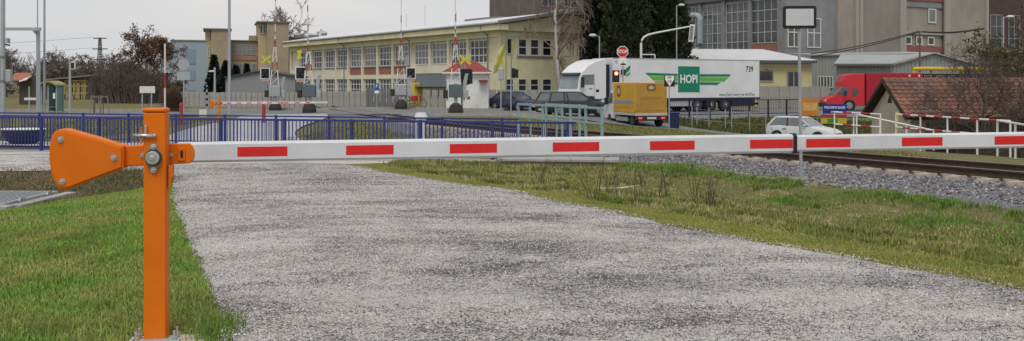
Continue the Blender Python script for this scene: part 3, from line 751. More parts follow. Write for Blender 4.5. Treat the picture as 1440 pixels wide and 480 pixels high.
maze('short white and red railing nearest the parked white hatchback', (13.5,38.7), (14.35,36.0), .25, .25, 3, 1.2)
maze('long white and red railing in front of the tiled shed roof', (14.95,36.0), (15.9,29.5), .25, .25, 5, 1.15)
maze('sloping white handrail descending behind the long red and white railing', (13.9,37.6), (16.6,36.4), .22, -.40, 4, 1.1, False, False)
maze('white railing running out of the picture at the right edge', (15.75,30.0), (14.9,26.3), .25, .22, 3, 1.1, True, False)

# ------------------------------------------------------------------ the framed board on a post beside the track
sy = 18.6; sx = UX(1127, sy)
sg = thing('trackside_board', 'blank pale grey board with thick black frame on a galvanised post beside the track', 'sign', (sx, sy, G(sx, sy)), R(-4))
hz_ = VZ(9, sy) - G(sx, sy)
MB().tube((0, 0, -.3), (-.055, 0, hz_-.05), .032, n=12).build('post', M_GALV, sg, smooth=False)
fr_ = MB()
def rrect(w, h, r, n=4):
    out = []
    for cx, cy, a0 in ((w/2-r, h/2-r, 0), (-w/2+r, h/2-r, 90), (-w/2+r, -h/2+r, 180), (w/2-r, -h/2+r, 270)):
        for i in range(n+1): out.append((cx + r*math.cos(R(a0 + 90*i/n)), cy + r*math.sin(R(a0 + 90*i/n))))
    return out
cx_, cz_ = UX(1123.5, sy) - sx, hz_ - .225
MB().prism([(cx_+a, cz_+b) for a, b in rrect(.66, .455, .05)], -.075, -.034).build('board_frame', M_BLACK, sg, .006)
MB().prism([(cx_+a, cz_+b) for a, b in rrect(.545, .335, .012)], -.082, -.0755).build('board_face', mat('pale_board', (.56, .58, .585), .45, 0, .05, 2), sg)
for dz in (-.1, .1): B(cx_-.1, cx_+.1, -.0335, .03, cz_+dz-.015, cz_+dz+.015).build('clamp', M_GALV, sg)
ck = tag(MB().box(-.5, .5, -.2, .2, -.3, .025).build('concrete_cover', mat('brown_concrete', (.25,.22,.18), .9, dirt=.4), None, .02), 'flat concrete cable cover at the edge of the ballast', 'cover')
ck.location = (UX(1100, 18.7), 18.7, G(UX(1100, 18.7), 18.7)); ck.rotation_euler = (0, 0, R(-20))
hw = tag(MB().box(-1.4, 1.4, -.35, .35, -.5, .16).box(-1.5, 1.5, -.42, .42, .161, .24).build('culvert_headwall', M_CONC, None, .02), 'low concrete culvert headwall below the end of the blue railing', 'headwall')
hw.location = (1.15, 22.9, G(1.15, 22.9)-.05); hw.rotation_euler = (0, 0, R(-8))
# navy tub at the left edge
ty_ = 31.0; tx_ = UX(2, ty_)
tb = thing('planter', 'dark blue tub with a pale rim behind the railing at the left edge', 'planter', (tx_, ty_+1.4, G(tx_, ty_+1.4)+.03))
MB().loft([[(r_*math.cos(t)*1.6, r_*math.sin(t), z) for t in np.linspace(0, 2*math.pi, 20, endpoint=False)] for r_, z in ((.24,0),(.36,.12),(.44,.3),(.45,.5))]).build('bowl', mat('navy_paint', (.02, .022, .06), .5), tb)
MB().loft([[(r_*math.cos(t)*1.6, r_*math.sin(t), z) for t in np.linspace(0, 2*math.pi, 20, endpoint=False)] for r_, z in ((.46,.501),(.48,.52),(.46,.55))]).build('rim', M_WHITER, tb)

# dry weeds in the right ditch: each plant a thing
M_STEM = mat('dry_stem', (.11, .075, .05), .9, var=.2)
def weed(x, y, h, n, seed):
    rd = random.Random(seed); mb = MB()
    for i in range(n):
        a = rd.uniform(0, 6.28); l = rd.uniform(.05, .45); hh = h*rd.uniform(.55, 1)
        p = Vector((rd.gauss(0, .05), rd.gauss(0, .05), 0)); q = p + Vector((math.cos(a)*l*hh*.5, math.sin(a)*l*hh*.5, hh*.55)); r_ = q + Vector((math.cos(a)*l*hh*.7, math.sin(a)*l*hh*.7, hh*.45))
        mb.path([p, q, r_], [.006, .0045, .002], 4)
        for k in range(3):
            t = rd.uniform(.4, .95); b0_ = p.lerp(r_, t); b1 = b0_ + Vector((rd.gauss(0, .07), rd.gauss(0, .07), rd.uniform(.04, .16)))
            mb.tube(b0_, b1, .003, .0015, 3)
    o = mb.build('dry_weed', M_STEM); o.location = (x, y, G(x, y) - .01); return o
WL = [(838,283,.75,'dry brown weed left of the fallen pale branch in the ditch'),(862,276,.6,'dry brown weed between the fallen branch and the bank, near the path'),(895,281,.85,'dark tangled dry weed in the middle of the right verge'),(931,279,.8,'slim two-stemmed dry weed right of the dark tangled one'),
      (975,285,.95,'tall reddish dry weed at the middle of the ditch'),(1000,293,.85,'bushy dry weed at the right end of the row of weeds'),(905,262,.55,'small dry weed farther up the bank behind the tangled one'),(620,236,.5,'thin dry weed farthest left on the right verge'),(700,243,.5,'thin dry weed at the verge below the middle of the boom'),(760,258,.55,'thin dry weed left of the main row of weeds')]
for i, (u, v, h, lb) in enumerate(WL):
    Y = 14.
    for _ in range(6): Y = (CAMZ - G(UX(u, Y), Y)) * F / (v - HOR)
    tag(weed(UX(u, Y), Y, h, 5 + (i*3) % 6, 40 + i), lb, 'weed', 'dry weeds on the right verge')
st = MB().path([(-.55,0,.03),(-.2,.12,.06),(.15,.22,.05),(.6,.5,.08)], [.02,.03,.028,.012], 6).build('fallen_branch', mat('bleached_wood', (.5, .46, .37), .9, var=.2))
tag(st, 'pale bleached branch lying among the dry weeds', 'branch'); st.location = (UX(858, 17.5), 17.5, G(UX(858, 17.5), 17.5) + .02)

# ------------------------------------------------------------------ buildings
def solve_s(u, P, d):          # distance along d from P at which the wall crosses image column u
    a = (u - 720.0) / F
    return (a * P[1] - P[0]) / (d[0] - a * d[1])
def wall_frame(name, label, cat, P, xdir, zg):
    return thing(name, label, cat, (P[0], P[1], zg), math.atan2(xdir[1], xdir[0]))
GLASS = glass('window_glass', (.085, .09, .092), .1)
GLASSD = glass('dark_window_glass', (.028, .032, .038), .1)
M_FRAME = mat('white_window_frame', (.62, .62, .60), .6, var=.08)
def window_mesh(w, h, cols, rows, bar=.07, depth=.06):   # glass in local x,z, front towards -y
    g = MB().box(0, w, .0, .03, 0, h)
    f = MB(); y0, y1 = -depth, -.002
    f.box(0, bar, y0, y1, 0, h).box(w-bar, w, y0, y1, 0, h).box(bar+.001, w-bar-.001, y0, y1, 0, bar).box(bar+.001, w-bar-.001, y0, y1, h-bar, h)
    for i in range(1, cols): f.box(w*i/cols-bar/2, w*i/cols+bar/2, y0+.01, y1, bar+.001, h-bar-.001)
    for j in range(1, rows): f.box(bar+.001, w-bar-.001, y0+.015, y1-.004, h*j/rows-bar*.45, h*j/rows+bar*.45)
    return g, f
WCACHE = {}
def window(parent, x, y, z, w, h, cols, rows, bar=.07, glassm=None, framem=None, rotz=0, name='window', sill=None):
    glassm = glassm or GLASS; framem = framem or M_FRAME
    key = (round(w, 2), round(h, 2), cols, rows, bar, glassm.name, framem.name)
    if key not in WCACHE:
        g, f = window_mesh(w, h, cols, rows, bar); go = g.build(name, glassm, parent); fo = f.build('window_frame', framem, go); WCACHE[key] = (go, fo)
    else:
        go0, fo0 = WCACHE[key]; go = inst(go0, parent); fo = inst(fo0, go)
    go.location = (x, y, z); go.rotation_euler = (0, 0, rotz)
    if sill is not None: B(-.05, w+.05, -.16, -.003, -.08, -.002).build('sill', sill, go)
    return go
M_YELLOW = mat('yellow_render', (.68, .64, .42), .9, var=.07, scale=1.2, dirt=.28)
M_CREAM = mat('cream_render', (.72, .68, .54), .9, var=.08, scale=1.2, dirt=.25)
M_BRICKR = mat('red_brick', (.31, .14, .10), .9, var=.15, scale=6)
M_ROOFW = mat('pale_roof_sheet', (.62, .63, .64), .6, var=.06, scale=1)
M_GUTTER = mat('grey_gutter', (.20, .20, .19), .6)
# ---- yellow factory hall
C0 = (UX(703, 81), 81.0); dL = (-.586, .810)
zg = -.75
yb = wall_frame('factory_hall', 'long yellow two-storey factory hall with a low white roof behind the crossing', 'building', C0, (.586, -.810), zg)
SL = lambda u: -solve_s(u, C0, dL)             # local x (negative to the left)
XE = SL(408); Z = lambda z: z - zg
B(XE, -.3, .31, 22, 0, Z(6.55)).build('wall', M_CREAM, yb)
up = [(420,435),(440,452.5),(456,470),(473.5,487),(491,507),(510.5,528),(532,549.5),(553,572),(581,601),(606,627),(632,655),(659,683)]
cols = []
for i, (u0, u1) in enumerate(up):
    x0, x1 = SL(u0), SL(u1); cols.append((x0, x1))
WW = float(np.mean([b - a for a, b in cols]))
for i, (x0, x1) in enumerate(cols):
    xc = (x0 + x1)/2; x0 = xc - WW/2
    window(yb, x0, .26, Z(3.32), WW, 2.1, 4, 3, .09)
    if i < 8: window(yb, x0, .26, Z(.25), WW, 1.7, 4, 3, .09)
    m_ = M_BRICKR if 4 <= i <= 7 else M_CREAM
    if i < 8:
        pn = B(x0, x0+WW, .12, .3, Z(2.42), Z(3.23)).build('spandrel_panel', m_, yb)
        B(x0-.05, x0+WW+.05, .05, .119, Z(3.2), Z(3.3)).build('window_ledge', M_GUTTER, pn)
edges = [XE] + [ (cols[i][1] + cols[i+1][0])/2 for i in range(11) ] + [ (cols[11][1] + .35) ]
for i, x in enumerate(edges):
    zb = 0 if (i <= 8 or i >= 12) else Z(2.45)
    B(x-.17, x+.17, 0, .3, zb, Z(5.55)).build('pilaster', M_CREAM, yb)
B(XE+.18, edges[8]-.18, .06, .3, Z(1.97), Z(2.41)).build('string_course', M_CREAM, yb)
B(edges[8]+.18, -.6, .06, .3, Z(2.46), Z(3.25)).build('parapet_panel', M_CREAM, yb)
B(XE-.2, -.3, -.02, .3, Z(5.56), Z(6.1)).build('wall_head', M_YELLOW, yb)
B(XE-.6, .9, -.75, .3, Z(6.11), Z(6.62)).build('fascia', M_YELLOW, yb, .02)
MB().tube((XE-.6, -.82, Z(6.68)), (.9, -.82, Z(6.68)), .09, n=8).build('gutter', M_GUTTER, yb)
for u in (484, 576, 686):
    x = SL(u); mb = MB().path([(x, -.8, Z(6.6)), (x, -.75, Z(6.25)), (x+.1, -.1, Z(5.75)), (x+.1, -.09, Z(5.3)), (x+.1, -.09, .1)], .055, 8); mb.build('downpipe', M_GUTTER, yb)
# ground-floor entrance bay
xa, xb = edges[8]+.2, edges[10]-.1
B(xa, xb+2.2, .1, .3, Z(1.05), Z(2.44)).build('entrance_panel', mat('grey_blue_cladding', (.17, .20, .225), .6, var=.08), yb)
B(xa, xa+.9, .2, .3, .02, Z(1.04)).build('door', mat('dark_green_door', (.02, .06, .035), .5), yb)
B(xa+1.2, xa+1.75, -.6, .05, 0, Z(1.6)).build('entrance_pillar', mat('yellow_pillar', (.62, .50, .11), .7), yb)
B(xa+1.76, xb+1.6, -.55, .05, Z(1.15), Z(1.32)).build('entrance_canopy', M_GUTTER, yb)
for i in range(4): window(yb, xa+2.2+i*1.15, .24, Z(.1), 1.05, .85, 1, 1, .06, GLASSD)
# recessed end bay and stair window
window(yb, SL(689.5), .26, Z(3.5), abs(SL(689.5)-SL(699.5)), 2.2, 1, 1, .07, mat('brown_glass', (.05, .038, .032), .3))
B(edges[12]+.18, -.31, .1, .3, 0, Z(5.55)).build('corner_wall', M_YELLOW, yb)
# gable side: along local y at x = 0
GP = lambda u: solve_s(u, C0, (.810, .586))
B(-.29, 0, 0, 9.0, 0, Z(6.1)).build('gable_wall', M_YELLOW, yb)
slope = .16
MB().prism([(-.3, Z(6.105)), (22, Z(6.105)), (22, Z(6.65)+6.5*slope), (6.5, Z(6.65)+6.5*slope), (-.3, Z(6.6))], -.25, .42, 'x').build('gable_head', M_YELLOW, yb)
for u0, u1 in ((728,740.5),(745,757.5),(762,775)):
    y0, y1 = GP(u0), GP(u1)
    window(yb, .02, y0, Z(3.95), y1-y0, 1.5, 1, 2, .09, GLASSD, rotz=R(90))
    B(-.0, .05, y0-.02, y1+.02, 0.3, .5).build('plinth_trim', M_CREAM, yb)
B(.001, .10, GP(727), GP(776.5), Z(3.78), Z(3.93)).build('gable_sill', M_GUTTER, yb)
window(yb, .02, GP(712), Z(4.05), GP(721)-GP(712), 1.4, 1, 1, .07, GLASSD, rotz=R(90))
for u0, u1 in ((711,722),(728,740),(745,757),(762,775)):
    y0, y1 = GP(u0), GP(u1); window(yb, .02, y0, Z(.75), y1-y0, 1.15, 1, 2, .08, GLASSD, rotz=R(90))
B(.0, .09, 0, .55, 0, Z(6.1)).build('corner_pilaster', M_YELLOW, yb)
B(.0, .09, 8.45, 9.0, 0, Z(6.1)).build('corner_pilaster', M_YELLOW, yb)
B(.001, .07, .6, 8.4, Z(5.62), Z(6.08)).build('gable_band', M_YELLOW, yb)
B(-.5, -.08, 9.01, 22, 0, Z(6.1)).build('brick_wall', mat('brown_brick', (.17, .085, .065), .9, var=.15, scale=5), yb)
for u0, u1 in ((791,803),(806,818),(821,833)):
    y0, y1 = GP(u0), GP(u1); window(yb, -.06, y0, Z(3.9), y1-y0, 1.5, 2, 1, .08, GLASSD, mat('grey_frame', (.3,.3,.3), .6), rotz=R(90))
# roof: two low slopes
rf = MB()
rf.hexa([(XE-.7, -.85, Z(6.72)), (1.0, -.85, Z(6.72)), (1.0, 6.5, Z(6.72)+7.35*slope), (XE-.7, 6.5, Z(6.72)+7.35*slope), (XE-.7, -.85, Z(6.84)), (1.0, -.85, Z(6.84)), (1.0, 6.5, Z(6.84)+7.35*slope), (XE-.7, 6.5, Z(6.84)+7.35*slope)])
roof = rf.build('roof', M_ROOFW, yb)
B(XE-.7, 1.0, 6.501, 22, Z(6.80)+7.35*slope-.12, Z(6.80)+7.35*slope).build('flat_roof', M_ROOFW, yb)
MB().hexa([(1.002,-.9,Z(6.62)),(1.05,-.9,Z(6.62)),(1.05,6.5,Z(6.62)+7.4*slope),(1.002,6.5,Z(6.62)+7.4*slope),(1.002,-.9,Z(6.9)),(1.05,-.9,Z(6.9)),(1.05,6.5,Z(6.9)+7.4*slope),(1.002,6.5,Z(6.9)+7.4*slope)]).build('verge_board', M_GUTTER, roof)
for u, l in ((505,1.6),(530,2.2),(572,1.1),(623,2.6),(656,3.4),(676,2.6),(700,1.6)):
    x = SL(min(u, 702)); MB().tube((x, 6, Z(6.84)+6.8*slope), (x, 6, Z(6.84)+6.8*slope+l), .02, n=5).build('lightning_rod', M_GUTTER, roof)
for u, w in ((593,6.),(735,4.)):
    x = SL(min(u, 700)); B(x-w/2, x+w/2, 7.0, 9.0, Z(6.81)+7.35*slope, Z(6.81)+7.35*slope+.3).build('roof_hatch', M_GUTTER, roof)

# ---- small white hut with red hipped roof
hy = 69.5; hx0, hx1 = UX(627.5, hy), UX(687, hy)
hut = thing('signal_hut', 'small white hut with red hipped roof between the fence and the crossing mast', 'building', (hx0, hy, -.62))
W_ = hx1 - hx0; M_WHITEW = mat('white_render', (.72, .72, .70), .9, var=.06, scale=2, dirt=.3)
ht = VZ(101.5, hy) + .62
B(0, W_, 0, 3.2, -.2, ht).build('wall', M_WHITEW, hut)
e = .32; rt = VZ(85, hy) + .62
hr = MB(); b4 = [(-e,-e,ht),(W_+e,-e,ht),(W_+e,3.2+e,ht),(-e,3.2+e,ht)]; t4 = [(W_*.34,1.35,rt),(W_*.66,1.35,rt),(W_*.66,1.85,rt),(W_*.34,1.85,rt)]
hr.hexa(b4 + t4).build('roof', mat('dark_red_sheet_roof', (.24, .045, .035), .6, var=.12, scale=2), hut)
B(-e, W_+e, -e-.02, 3.2+e, ht-.12, ht-.002).build('eaves', M_WHITEW, hut)
B(W_*.78, W_*.98, -.6, -.01, ht-.75, ht-.6).build('door_canopy', mat('dark_red_sheet_roof', (.24,.045,.035)), hut)
B(W_*.48, W_*.56, -.06, -.003, .95, 1.1).build('meter_box', M_BLACK, hut)

# ---- grey power-station hall on the right
C1 = (UX(1105, 105), 105.0); gL = (-.485, .875); gR = (.875, .485); zg1 = -.9
gb = wall_frame('power_hall', 'tall grey concrete hall with tall window grids and tan side bays behind the lorries', 'building', C1, (.485, -.875), zg1)
M_GREYR = mat('grey_render', (.235, .24, .245), .9, var=.12, scale=.6, dirt=.3)
M_TAN = mat('tan_render', (.325, .29, .255), .9, var=.12, scale=.5, dirt=.35, stretch=(1, 1, .25))
M_TAND = mat('grey_tan_render', (.28, .255, .23), .9, var=.12, scale=.5, dirt=.35, stretch=(1, 1, .25))
M_TRIM = mat('pale_trim', (.36, .335, .30), .9, var=.08)
S1 = lambda u: -solve_s(u, C1, gL); T1 = lambda u: solve_s(u, C1, gR)
B(-46, -.3, .32, 24, 0, 17).build('wall', M_GREYR, gb)
Y1 = 107.5
bays = [(1055,1092),(1019,1052),(986,1014),(962,981)]
for i, (u0, u1) in enumerate(bays):
    x0, x1 = S1(u0), S1(u1); zb_ = 7.1 if i == 0 else 5.0
    window(gb, x0, .28, zb_, x1-x0, 12.25-zb_, 4, 4 if i == 0 else 6, .10, GLASS, mat('grey_white_frame', (.42,.44,.45), .6))
B(S1(1054), S1(1093), .2, .31, 5.7, 7.0).build('brick_spandrel', M_BRICKR, gb)
pe = [(-46+S1(960))/2, S1(983.5), S1(1016.5), S1(1053.5), S1(1095)]
for i, x in enumerate(pe[1:]): B(x-.28, x+.28, 0, .31, 0, 12.6).build('pilaster', M_GREYR, gb)
B(S1(1097), -.31, .02, .31, 0, 12.6).build('corner_pier', M_GREYR, gb)
B(-46, -.2, -.25, .31, 12.62, 13.3).build('cornice', mat('dark_cornice', (.12,.12,.125), .8), gb)
pm = MB().path([(S1(962), -.9, VZ(20.5, 118)-zg1), (S1(988), -.9, VZ(19.5, 114)-zg1), (S1(991.5), -.9, VZ(21, 114)-zg1-.1), (S1(992.2), -.9, VZ(26, 114)-zg1), (S1(992), -.9, VZ(60, 114)-zg1), (S1(989), -1.2, VZ(70, 114)-zg1)], .38, 10)
pm.build('duct', mat('pale_blue_duct', (.30,.37,.40), .5), gb)
# right face along local y
E = [0, T1(1147), T1(1175), T1(1206), T1(1266), T1(1327), T1(1385)]
H1 = 19
B(-.29, 0, 0, E[2], 0, H1).build('grey_bay', M_GREYR, gb)
for u0, u1 in ((1107,1125.5),(1134.5,1154)):
    y0, y1 = T1(u0), T1(u1); window(gb, .03, y0, VZ(68.5, 109)-zg1, y1-y0, (68.5-27)/F*109, 2, 2, .13, GLASS, rotz=R(90))
B(-.29, .35, E[2]+.001, E[3], 0, H1).build('tan_bay', M_TAN, gb)
B(-.29, .36, E[3]+.001, E[4], 0, H1).build('tan_bay', M_TAND, gb)
B(-.29, -.05, E[4]+.001, E[5], 0, H1).build('stair_bay', M_TAN, gb)
B(-.29, .35, E[5]+.001, E[6], 0, H1).build('tan_bay', M_TAN, gb)
for y in (T1(1200.5), T1(1206), T1(1263), T1(1267), T1(1325.5), T1(1329), T1(1383)): B(.36, .62, y-.25, y+.25, 0, H1).build('pilaster', M_TRIM, gb)
ya, yb_ = E[4]+.3, E[5]-.3; Yc = 119
zf = lambda v: VZ(v, Yc) - zg1
B(-.049, .2, ya, yb_, zf(4.5), zf(-40)).build('brick_spandrel', mat('dull_red_brick', (.26,.10,.08), .9, var=.15), gb)
B(-.049, .1, ya, yb_, zf(13), zf(4.8)).build('lintel_band', M_GREYR, gb)
B(-.049, .25, ya, yb_, zf(50.5), zf(46.5)).build('ledge', M_TRIM, gb)
B(-.049, .15, ya, yb_, zf(75), zf(66.5)).build('brick_spandrel', mat('dull_red_brick', (.26,.10,.08)), gb)
for u0, u1 in ((1272,1281.5),(1288,1296.5),(1304,1313.5)):
    window(gb, .03, T1(u0), zf(65), T1(u1)-T1(u0), (65-53)/F*Yc, 1, 1, .16, GLASSD, rotz=R(90))
window(gb, .03, T1(1305), zf(34), T1(1316)-T1(1305), (34-14)/F*Yc, 1, 1, .16, GLASS, rotz=R(90))

mar = thing('brick_building', 'dark maroon building at the right edge beyond the tan hall', 'building', (UX(1383, 136), 136, -.9), R(18))
B(0, 40, 0, 20, 0, 19).build('wall', mat('maroon_brick', (.085, .055, .058), .9, var=.15, scale=1), mar)
B(-.2, 40, -.25, -.003, VZ(73.5,136)+.9, VZ(71.5,136)+.9).build('ledge', M_TRIM, mar)
for i in range(5): window(mar, 1.2+i*3.4, -.04, VZ(70, 136)+.9, 2.2, 5.2, 2, 3, .1, GLASSD, mat('grey_frame', (.3,.3,.3)))
brn = thing('tower_block', 'brown tower block showing between the yellow hall roof and the birch', 'building', (UX(752, 128), 128, -.8), R(28))
B(0, 16, 0, 14, 0, 19).build('wall', mat('brown_render', (.15, .12, .115), .9, var=.15, scale=.6), brn)
for i in range(4): window(brn, 1+i*3.7, -.04, 13, 2.2, 1.8, 2, 1, .1, GLASSD, mat('grey_frame', (.3,.3,.3)))

# ---- low yellow annex with white corrugated roof
ay = 86.0
an = thing('yellow_annex', 'low yellow annex with a wide white corrugated roof behind the white semi-trailer', 'building', (UX(950, ay), ay, -.7), R(7))
AX = lambda u: (u - 950)/F*ay*1.01
zv = lambda v, Y=ay: VZ(v, Y) + .7
B(0, AX(1149), 0, 10, 0, zv(87)).build('wall', mat('pale_yellow_render', (.58, .52, .27), .9, var=.07, scale=1, dirt=.2), an)
M_CORR = mat('corrugated_white', (.56, .57, .57), .6, var=.08, scale=2, dirt=.15)
cr_ = MB(); nW = 150; x0, x1 = AX(962), AX(1153)
for i in range(nW):
    a, b = x0 + (x1-x0)*i/nW, x0 + (x1-x0)*(i+1)/nW; da, db = (.05 if i % 2 else 0), (0 if i % 2 else .05)
    cr_.quad((a, -.6, zv(85)+da), (b, -.6, zv(85)+db), (b-1.2, 9.5, zv(69, 95)+db), (a-1.2, 9.5, zv(69, 95)+da))
cr_.build('corrugated_roof', M_CORR, an)
B(x0, x1, -.62, -.56, zv(89), zv(85.2)).build('fascia', mat('dark_fascia', (.10,.10,.10), .7), an)
B(AX(1068), AX(1148), -.05, -.003, zv(93), zv(90)).build('eaves_band', M_CREAM, an)
for u0, u1, v0, v1 in ((1068,1092,99,115),(1112,1132,100,124)):
    window(an, AX(u0), -.03, zv(v1), AX(u1)-AX(u0), (v1-v0)/F*ay, 2 if v1 > 120 else 1, 1, .1, GLASSD, mat('grey_frame', (.3,.3,.3)), name='window')
mb = MB().tube((AX(1082), -.35, zv(96.5)), (AX(1082), -.02, zv(96.5)), .05, n=6); mb.ball((AX(1082), -.4, zv(97.5)), .14); mb.build('wall_lamp', M_GUTTER, an)

# ---- grey corrugated sheds
M_SHED = mat('grey_green_sheet', (.31, .335, .315), .6, .1, .1, 1.5, dirt=.15)
M_SHEDR = mat('grey_sheet_roof', (.35, .365, .365), .55, .1, .1, 1)
def corr_wall(mb, x0, x1, y, z0, z1, pitch=.33, dep=.06):
    n = max(2, int((x1-x0)/pitch)); 
    f0 = z1 if callable(z1) else (lambda x: z1)
    for i in range(n):
        a, b = x0 + (x1-x0)*i/n, x0 + (x1-x0)*(i+1)/n; m_ = a + (b-a)*.7
        mb.quad((a, y, z0), (m_, y, z0), (m_, y, f0(m_)), (a, y, f0(a))); mb.quad((m_, y-dep, z0), (b, y-dep, z0), (b, y-dep, f0(b)), (m_, y-dep, f0(m_)))
        mb.quad((m_, y, z0), (m_, y-dep, z0), (m_, y-dep, f0(m_)), (m_, y, f0(m_))); mb.quad((b, y-dep, z0), (b, y, z0), (b, y, f0(b)), (b, y-dep, f0(b)))
    return mb
s1y = 96.; sh1 = thing('corrugated_shed', 'plain grey-green corrugated shed just right of the yellow annex', 'shed', (UX(1140, s1y), s1y, -.8))
q = lambda u: (u-1140)/F*s1y; zq = lambda v: VZ(v, s1y)+.8
corr_wall(MB(), 0, q(1225), 0, 0, zq(78.5)).build('wall', M_SHED, sh1)
MB().hexa([(-.2,-.3,zq(78)),(q(1320),-.3,zq(75.5)),(q(1320),8,zq(70)),(-.2,8,zq(73)),(-.2,-.3,zq(77)),(q(1320),-.3,zq(74.5)),(q(1320),8,zq(69)),(-.2,8,zq(72))]).build('roof', M_SHEDR, sh1)
window(sh1, q(1149), -.09, zq(124), q(1171)-q(1149), (124-107)/F*s1y, 5, 1, .09, GLASS)
s2y = 86.; sh2 = thing('corrugated_shed', 'grey corrugated shed with a shallow gable roof above the red box truck', 'shed', (UX(1176, s2y), s2y, -.8))
q = lambda u: (u-1176)/F*s2y; zq = lambda v: VZ(v, s2y)+.8
corr_wall(MB(), 0, q(1252), 0, 0, zq(92)).build('wall', M_SHED, sh2)
pk = q(1312)
corr_wall(MB(), q(1252)+.02, q(1372), -.02, 0, lambda x: float(np.interp(x, [q(1252), pk, q(1372)], [zq(93), zq(76.5), zq(93)]))).build('gable_wall', M_SHED, sh2)
MB().hexa([(-.4,-.6,zq(91.6)),(q(1252),-.6,zq(91.6)),(pk,6,zq(75)),(q(1215),6,zq(75)),(-.4,-.6,zq(89.5)),(q(1252),-.6,zq(89.5)),(pk,6,zq(74)),(q(1215),6,zq(74))]).build('roof', M_SHEDR, sh2)
MB().hexa([(q(1252)-.1,-.35,zq(91.5)),(pk,-.35,zq(75.5)),(pk,6,zq(75.5)),(q(1252)-.1,6,zq(91.5)),(q(1252)-.1,-.35,zq(89.8)),(pk,-.35,zq(73.8)),(pk,6,zq(73.8)),(q(1252)-.1,6,zq(89.8))]).build('roof_slope', M_SHEDR, sh2)
MB().hexa([(pk,-.35,zq(75.5)),(q(1376),-.35,zq(93)),(q(1376),6,zq(93)),(pk,6,zq(75.5)),(pk,-.35,zq(73.8)),(q(1376),-.35,zq(91.3)),(q(1376),6,zq(91.3)),(pk,6,zq(73.8))]).build('roof_slope', M_SHEDR, sh2)
B(-.4, q(1252), -.64, -.6, zq(93.5), zq(90.5)).build('fascia', mat('dark_fascia', (.1,.1,.1)), sh2)
s3y = 80.; sh3 = thing('corrugated_shed', 'low dark grey shed with a row of small windows behind the yellow pipe', 'shed', (UX(1290, s3y), s3y, -.85))
q = lambda u: (u-1290)/F*s3y; zq = lambda v: VZ(v, s3y)+.85
B(0, q(1440), 0, 3, 0, zq(104)).build('wall', mat('dark_grey_wall', (.15,.155,.16), .8, var=.12, dirt=.2), sh3)
B(-.2, q(1442), -.4, 3.2, zq(104)+.003, zq(102.5)).build('roof', M_SHEDR, sh3)
for i in range(6): window(sh3, q(1299+i*17), -.03, zq(115), q(1309)-q(1299), .55, 1, 1, .08, GLASSD)
yp = thing('gas_pipe', 'yellow gas pipe carried above the low dark grey shed', 'pipe', (UX(1282, 79), 78.6, -.8))
q = lambda u: (u-1282)/F*79; zq = lambda v: VZ(v, 79)+.8
MB().path([(q(1282),0,0),(q(1282),0,zq(99.5)),(q(1282.6),0,zq(98)),(q(1284),0,zq(97)),(q(1300),0,zq(96.8)),(q(1445),0,zq(98.5))], .16, 10).build('pipe', mat('yellow_pipe_paint', (.62,.43,.02), .5), yp)
for u in (1308, 1350, 1395): MB().tube((q(u),.25,0), (q(u),.25,zq(99)), .07, n=6).build('support_post', M_GUTTER, yp)

# ---- tiled shed beside the track
hs = thing('tiled_shed', 'small pale rendered shed with a mossy red tiled roof right of the white hatchback', 'shed', (16.85, 39.6, -2.0))
zr_, ze = 1.57+2.0, .02+2.0
B(.35, 15, .3, 4.6, 0, ze-.1).build('wall', mat('beige_render', (.50,.46,.37), .9, var=.08, scale=1.5, dirt=.25), hs)
MB().prism([(.3, ze-.099), (4.6, ze-.099), (4.6, ze), (2.45, zr_-.16), (.3, ze)], .34, .6, 'x').build('gable_wall', mat('beige_render', (.50,.46,.37)), hs)
MB().prism([(2.2, ze+.55), (2.7, ze+.55), (2.45, ze+.98)], .325, .338, 'x').build('gable_vent', M_BLACK, hs)
B(1.0, 14.9, .26, .299, .1, ze-.25).build('dark_doors', mat('dark_timber', (.05,.038,.03), .8, var=.3, stretch=(6,1,1)), hs)
for s_, (ya, yb2) in enumerate(((-.12, 2.45), (5.02, 2.45))):
    MB().hexa([(0,ya,ze-.12),(15.4,ya,ze-.12),(15.4,yb2,zr_-.02),(0,yb2,zr_-.02),(0,ya,ze-.06),(15.4,ya,ze-.06),(15.4,yb2,zr_+.04),(0,yb2,zr_+.04)]).build('roof_slope', mat('roof_boarding', (.06,.045,.04), .9), hs)
    MB().hexa([(-.03,ya,ze-.2),(-.002,ya,ze-.2),(-.002,yb2,zr_-.1),(-.03,yb2,zr_-.1),(-.03,ya,ze-.0),(-.002,ya,ze-.0),(-.002,yb2,zr_+.1),(-.03,yb2,zr_+.1)]).build('barge_board', mat('dark_timber', (.05,.038,.03)), hs)
# clay tiles: every tile of the near slope is a small curved shell; too small to pick apart singly
tl = MB(); ncol, nrow = 56, 10; sdir = Vector((0, 2.57, zr_-ze+.1)); sl_ = sdir.length; sdir.normalize(); nrm = Vector((0, -sdir.z, sdir.y)); rd = random.Random(5)
for r_ in range(nrow):
    for c_ in range(ncol):
        x0 = c_*.275 + rd.uniform(-.008,.008); w_ = .272; base0 = Vector((0, -.16, ze-.05)) + sdir*(r_*sl_/nrow - .02) ; base1 = Vector((0, -.16, ze-.05)) + sdir*((r_+1)*sl_/nrow + .04)
        l0 = .055 + rd.uniform(0,.012); l1 = .02; ks = len(tl.v)
        prof = [(0,.012),(.25,.045),(.5,.05),(.72,.012),(.88,0),(1,.006)]
        for (bb, ll) in ((base0, l0), (base1, l1)):
            for (t, hh) in prof: 
                p = bb + nrm*(ll+hh*1.1) + Vector((x0 + t*w_, 0, 0)); tl.v.append(tuple(p))
        for (t, hh) in prof: p = base0 + nrm*(l0-.035) + Vector((x0+t*w_,0,0)); tl.v.append(tuple(p))
        m_ = len(prof)
        for j in range(m_-1):
            tl.f.append((ks+j, ks+j+1, ks+m_+j+1, ks+m_+j)); tl.f.append((ks+2*m_+j, ks+2*m_+j+1, ks+j+1, ks+j))
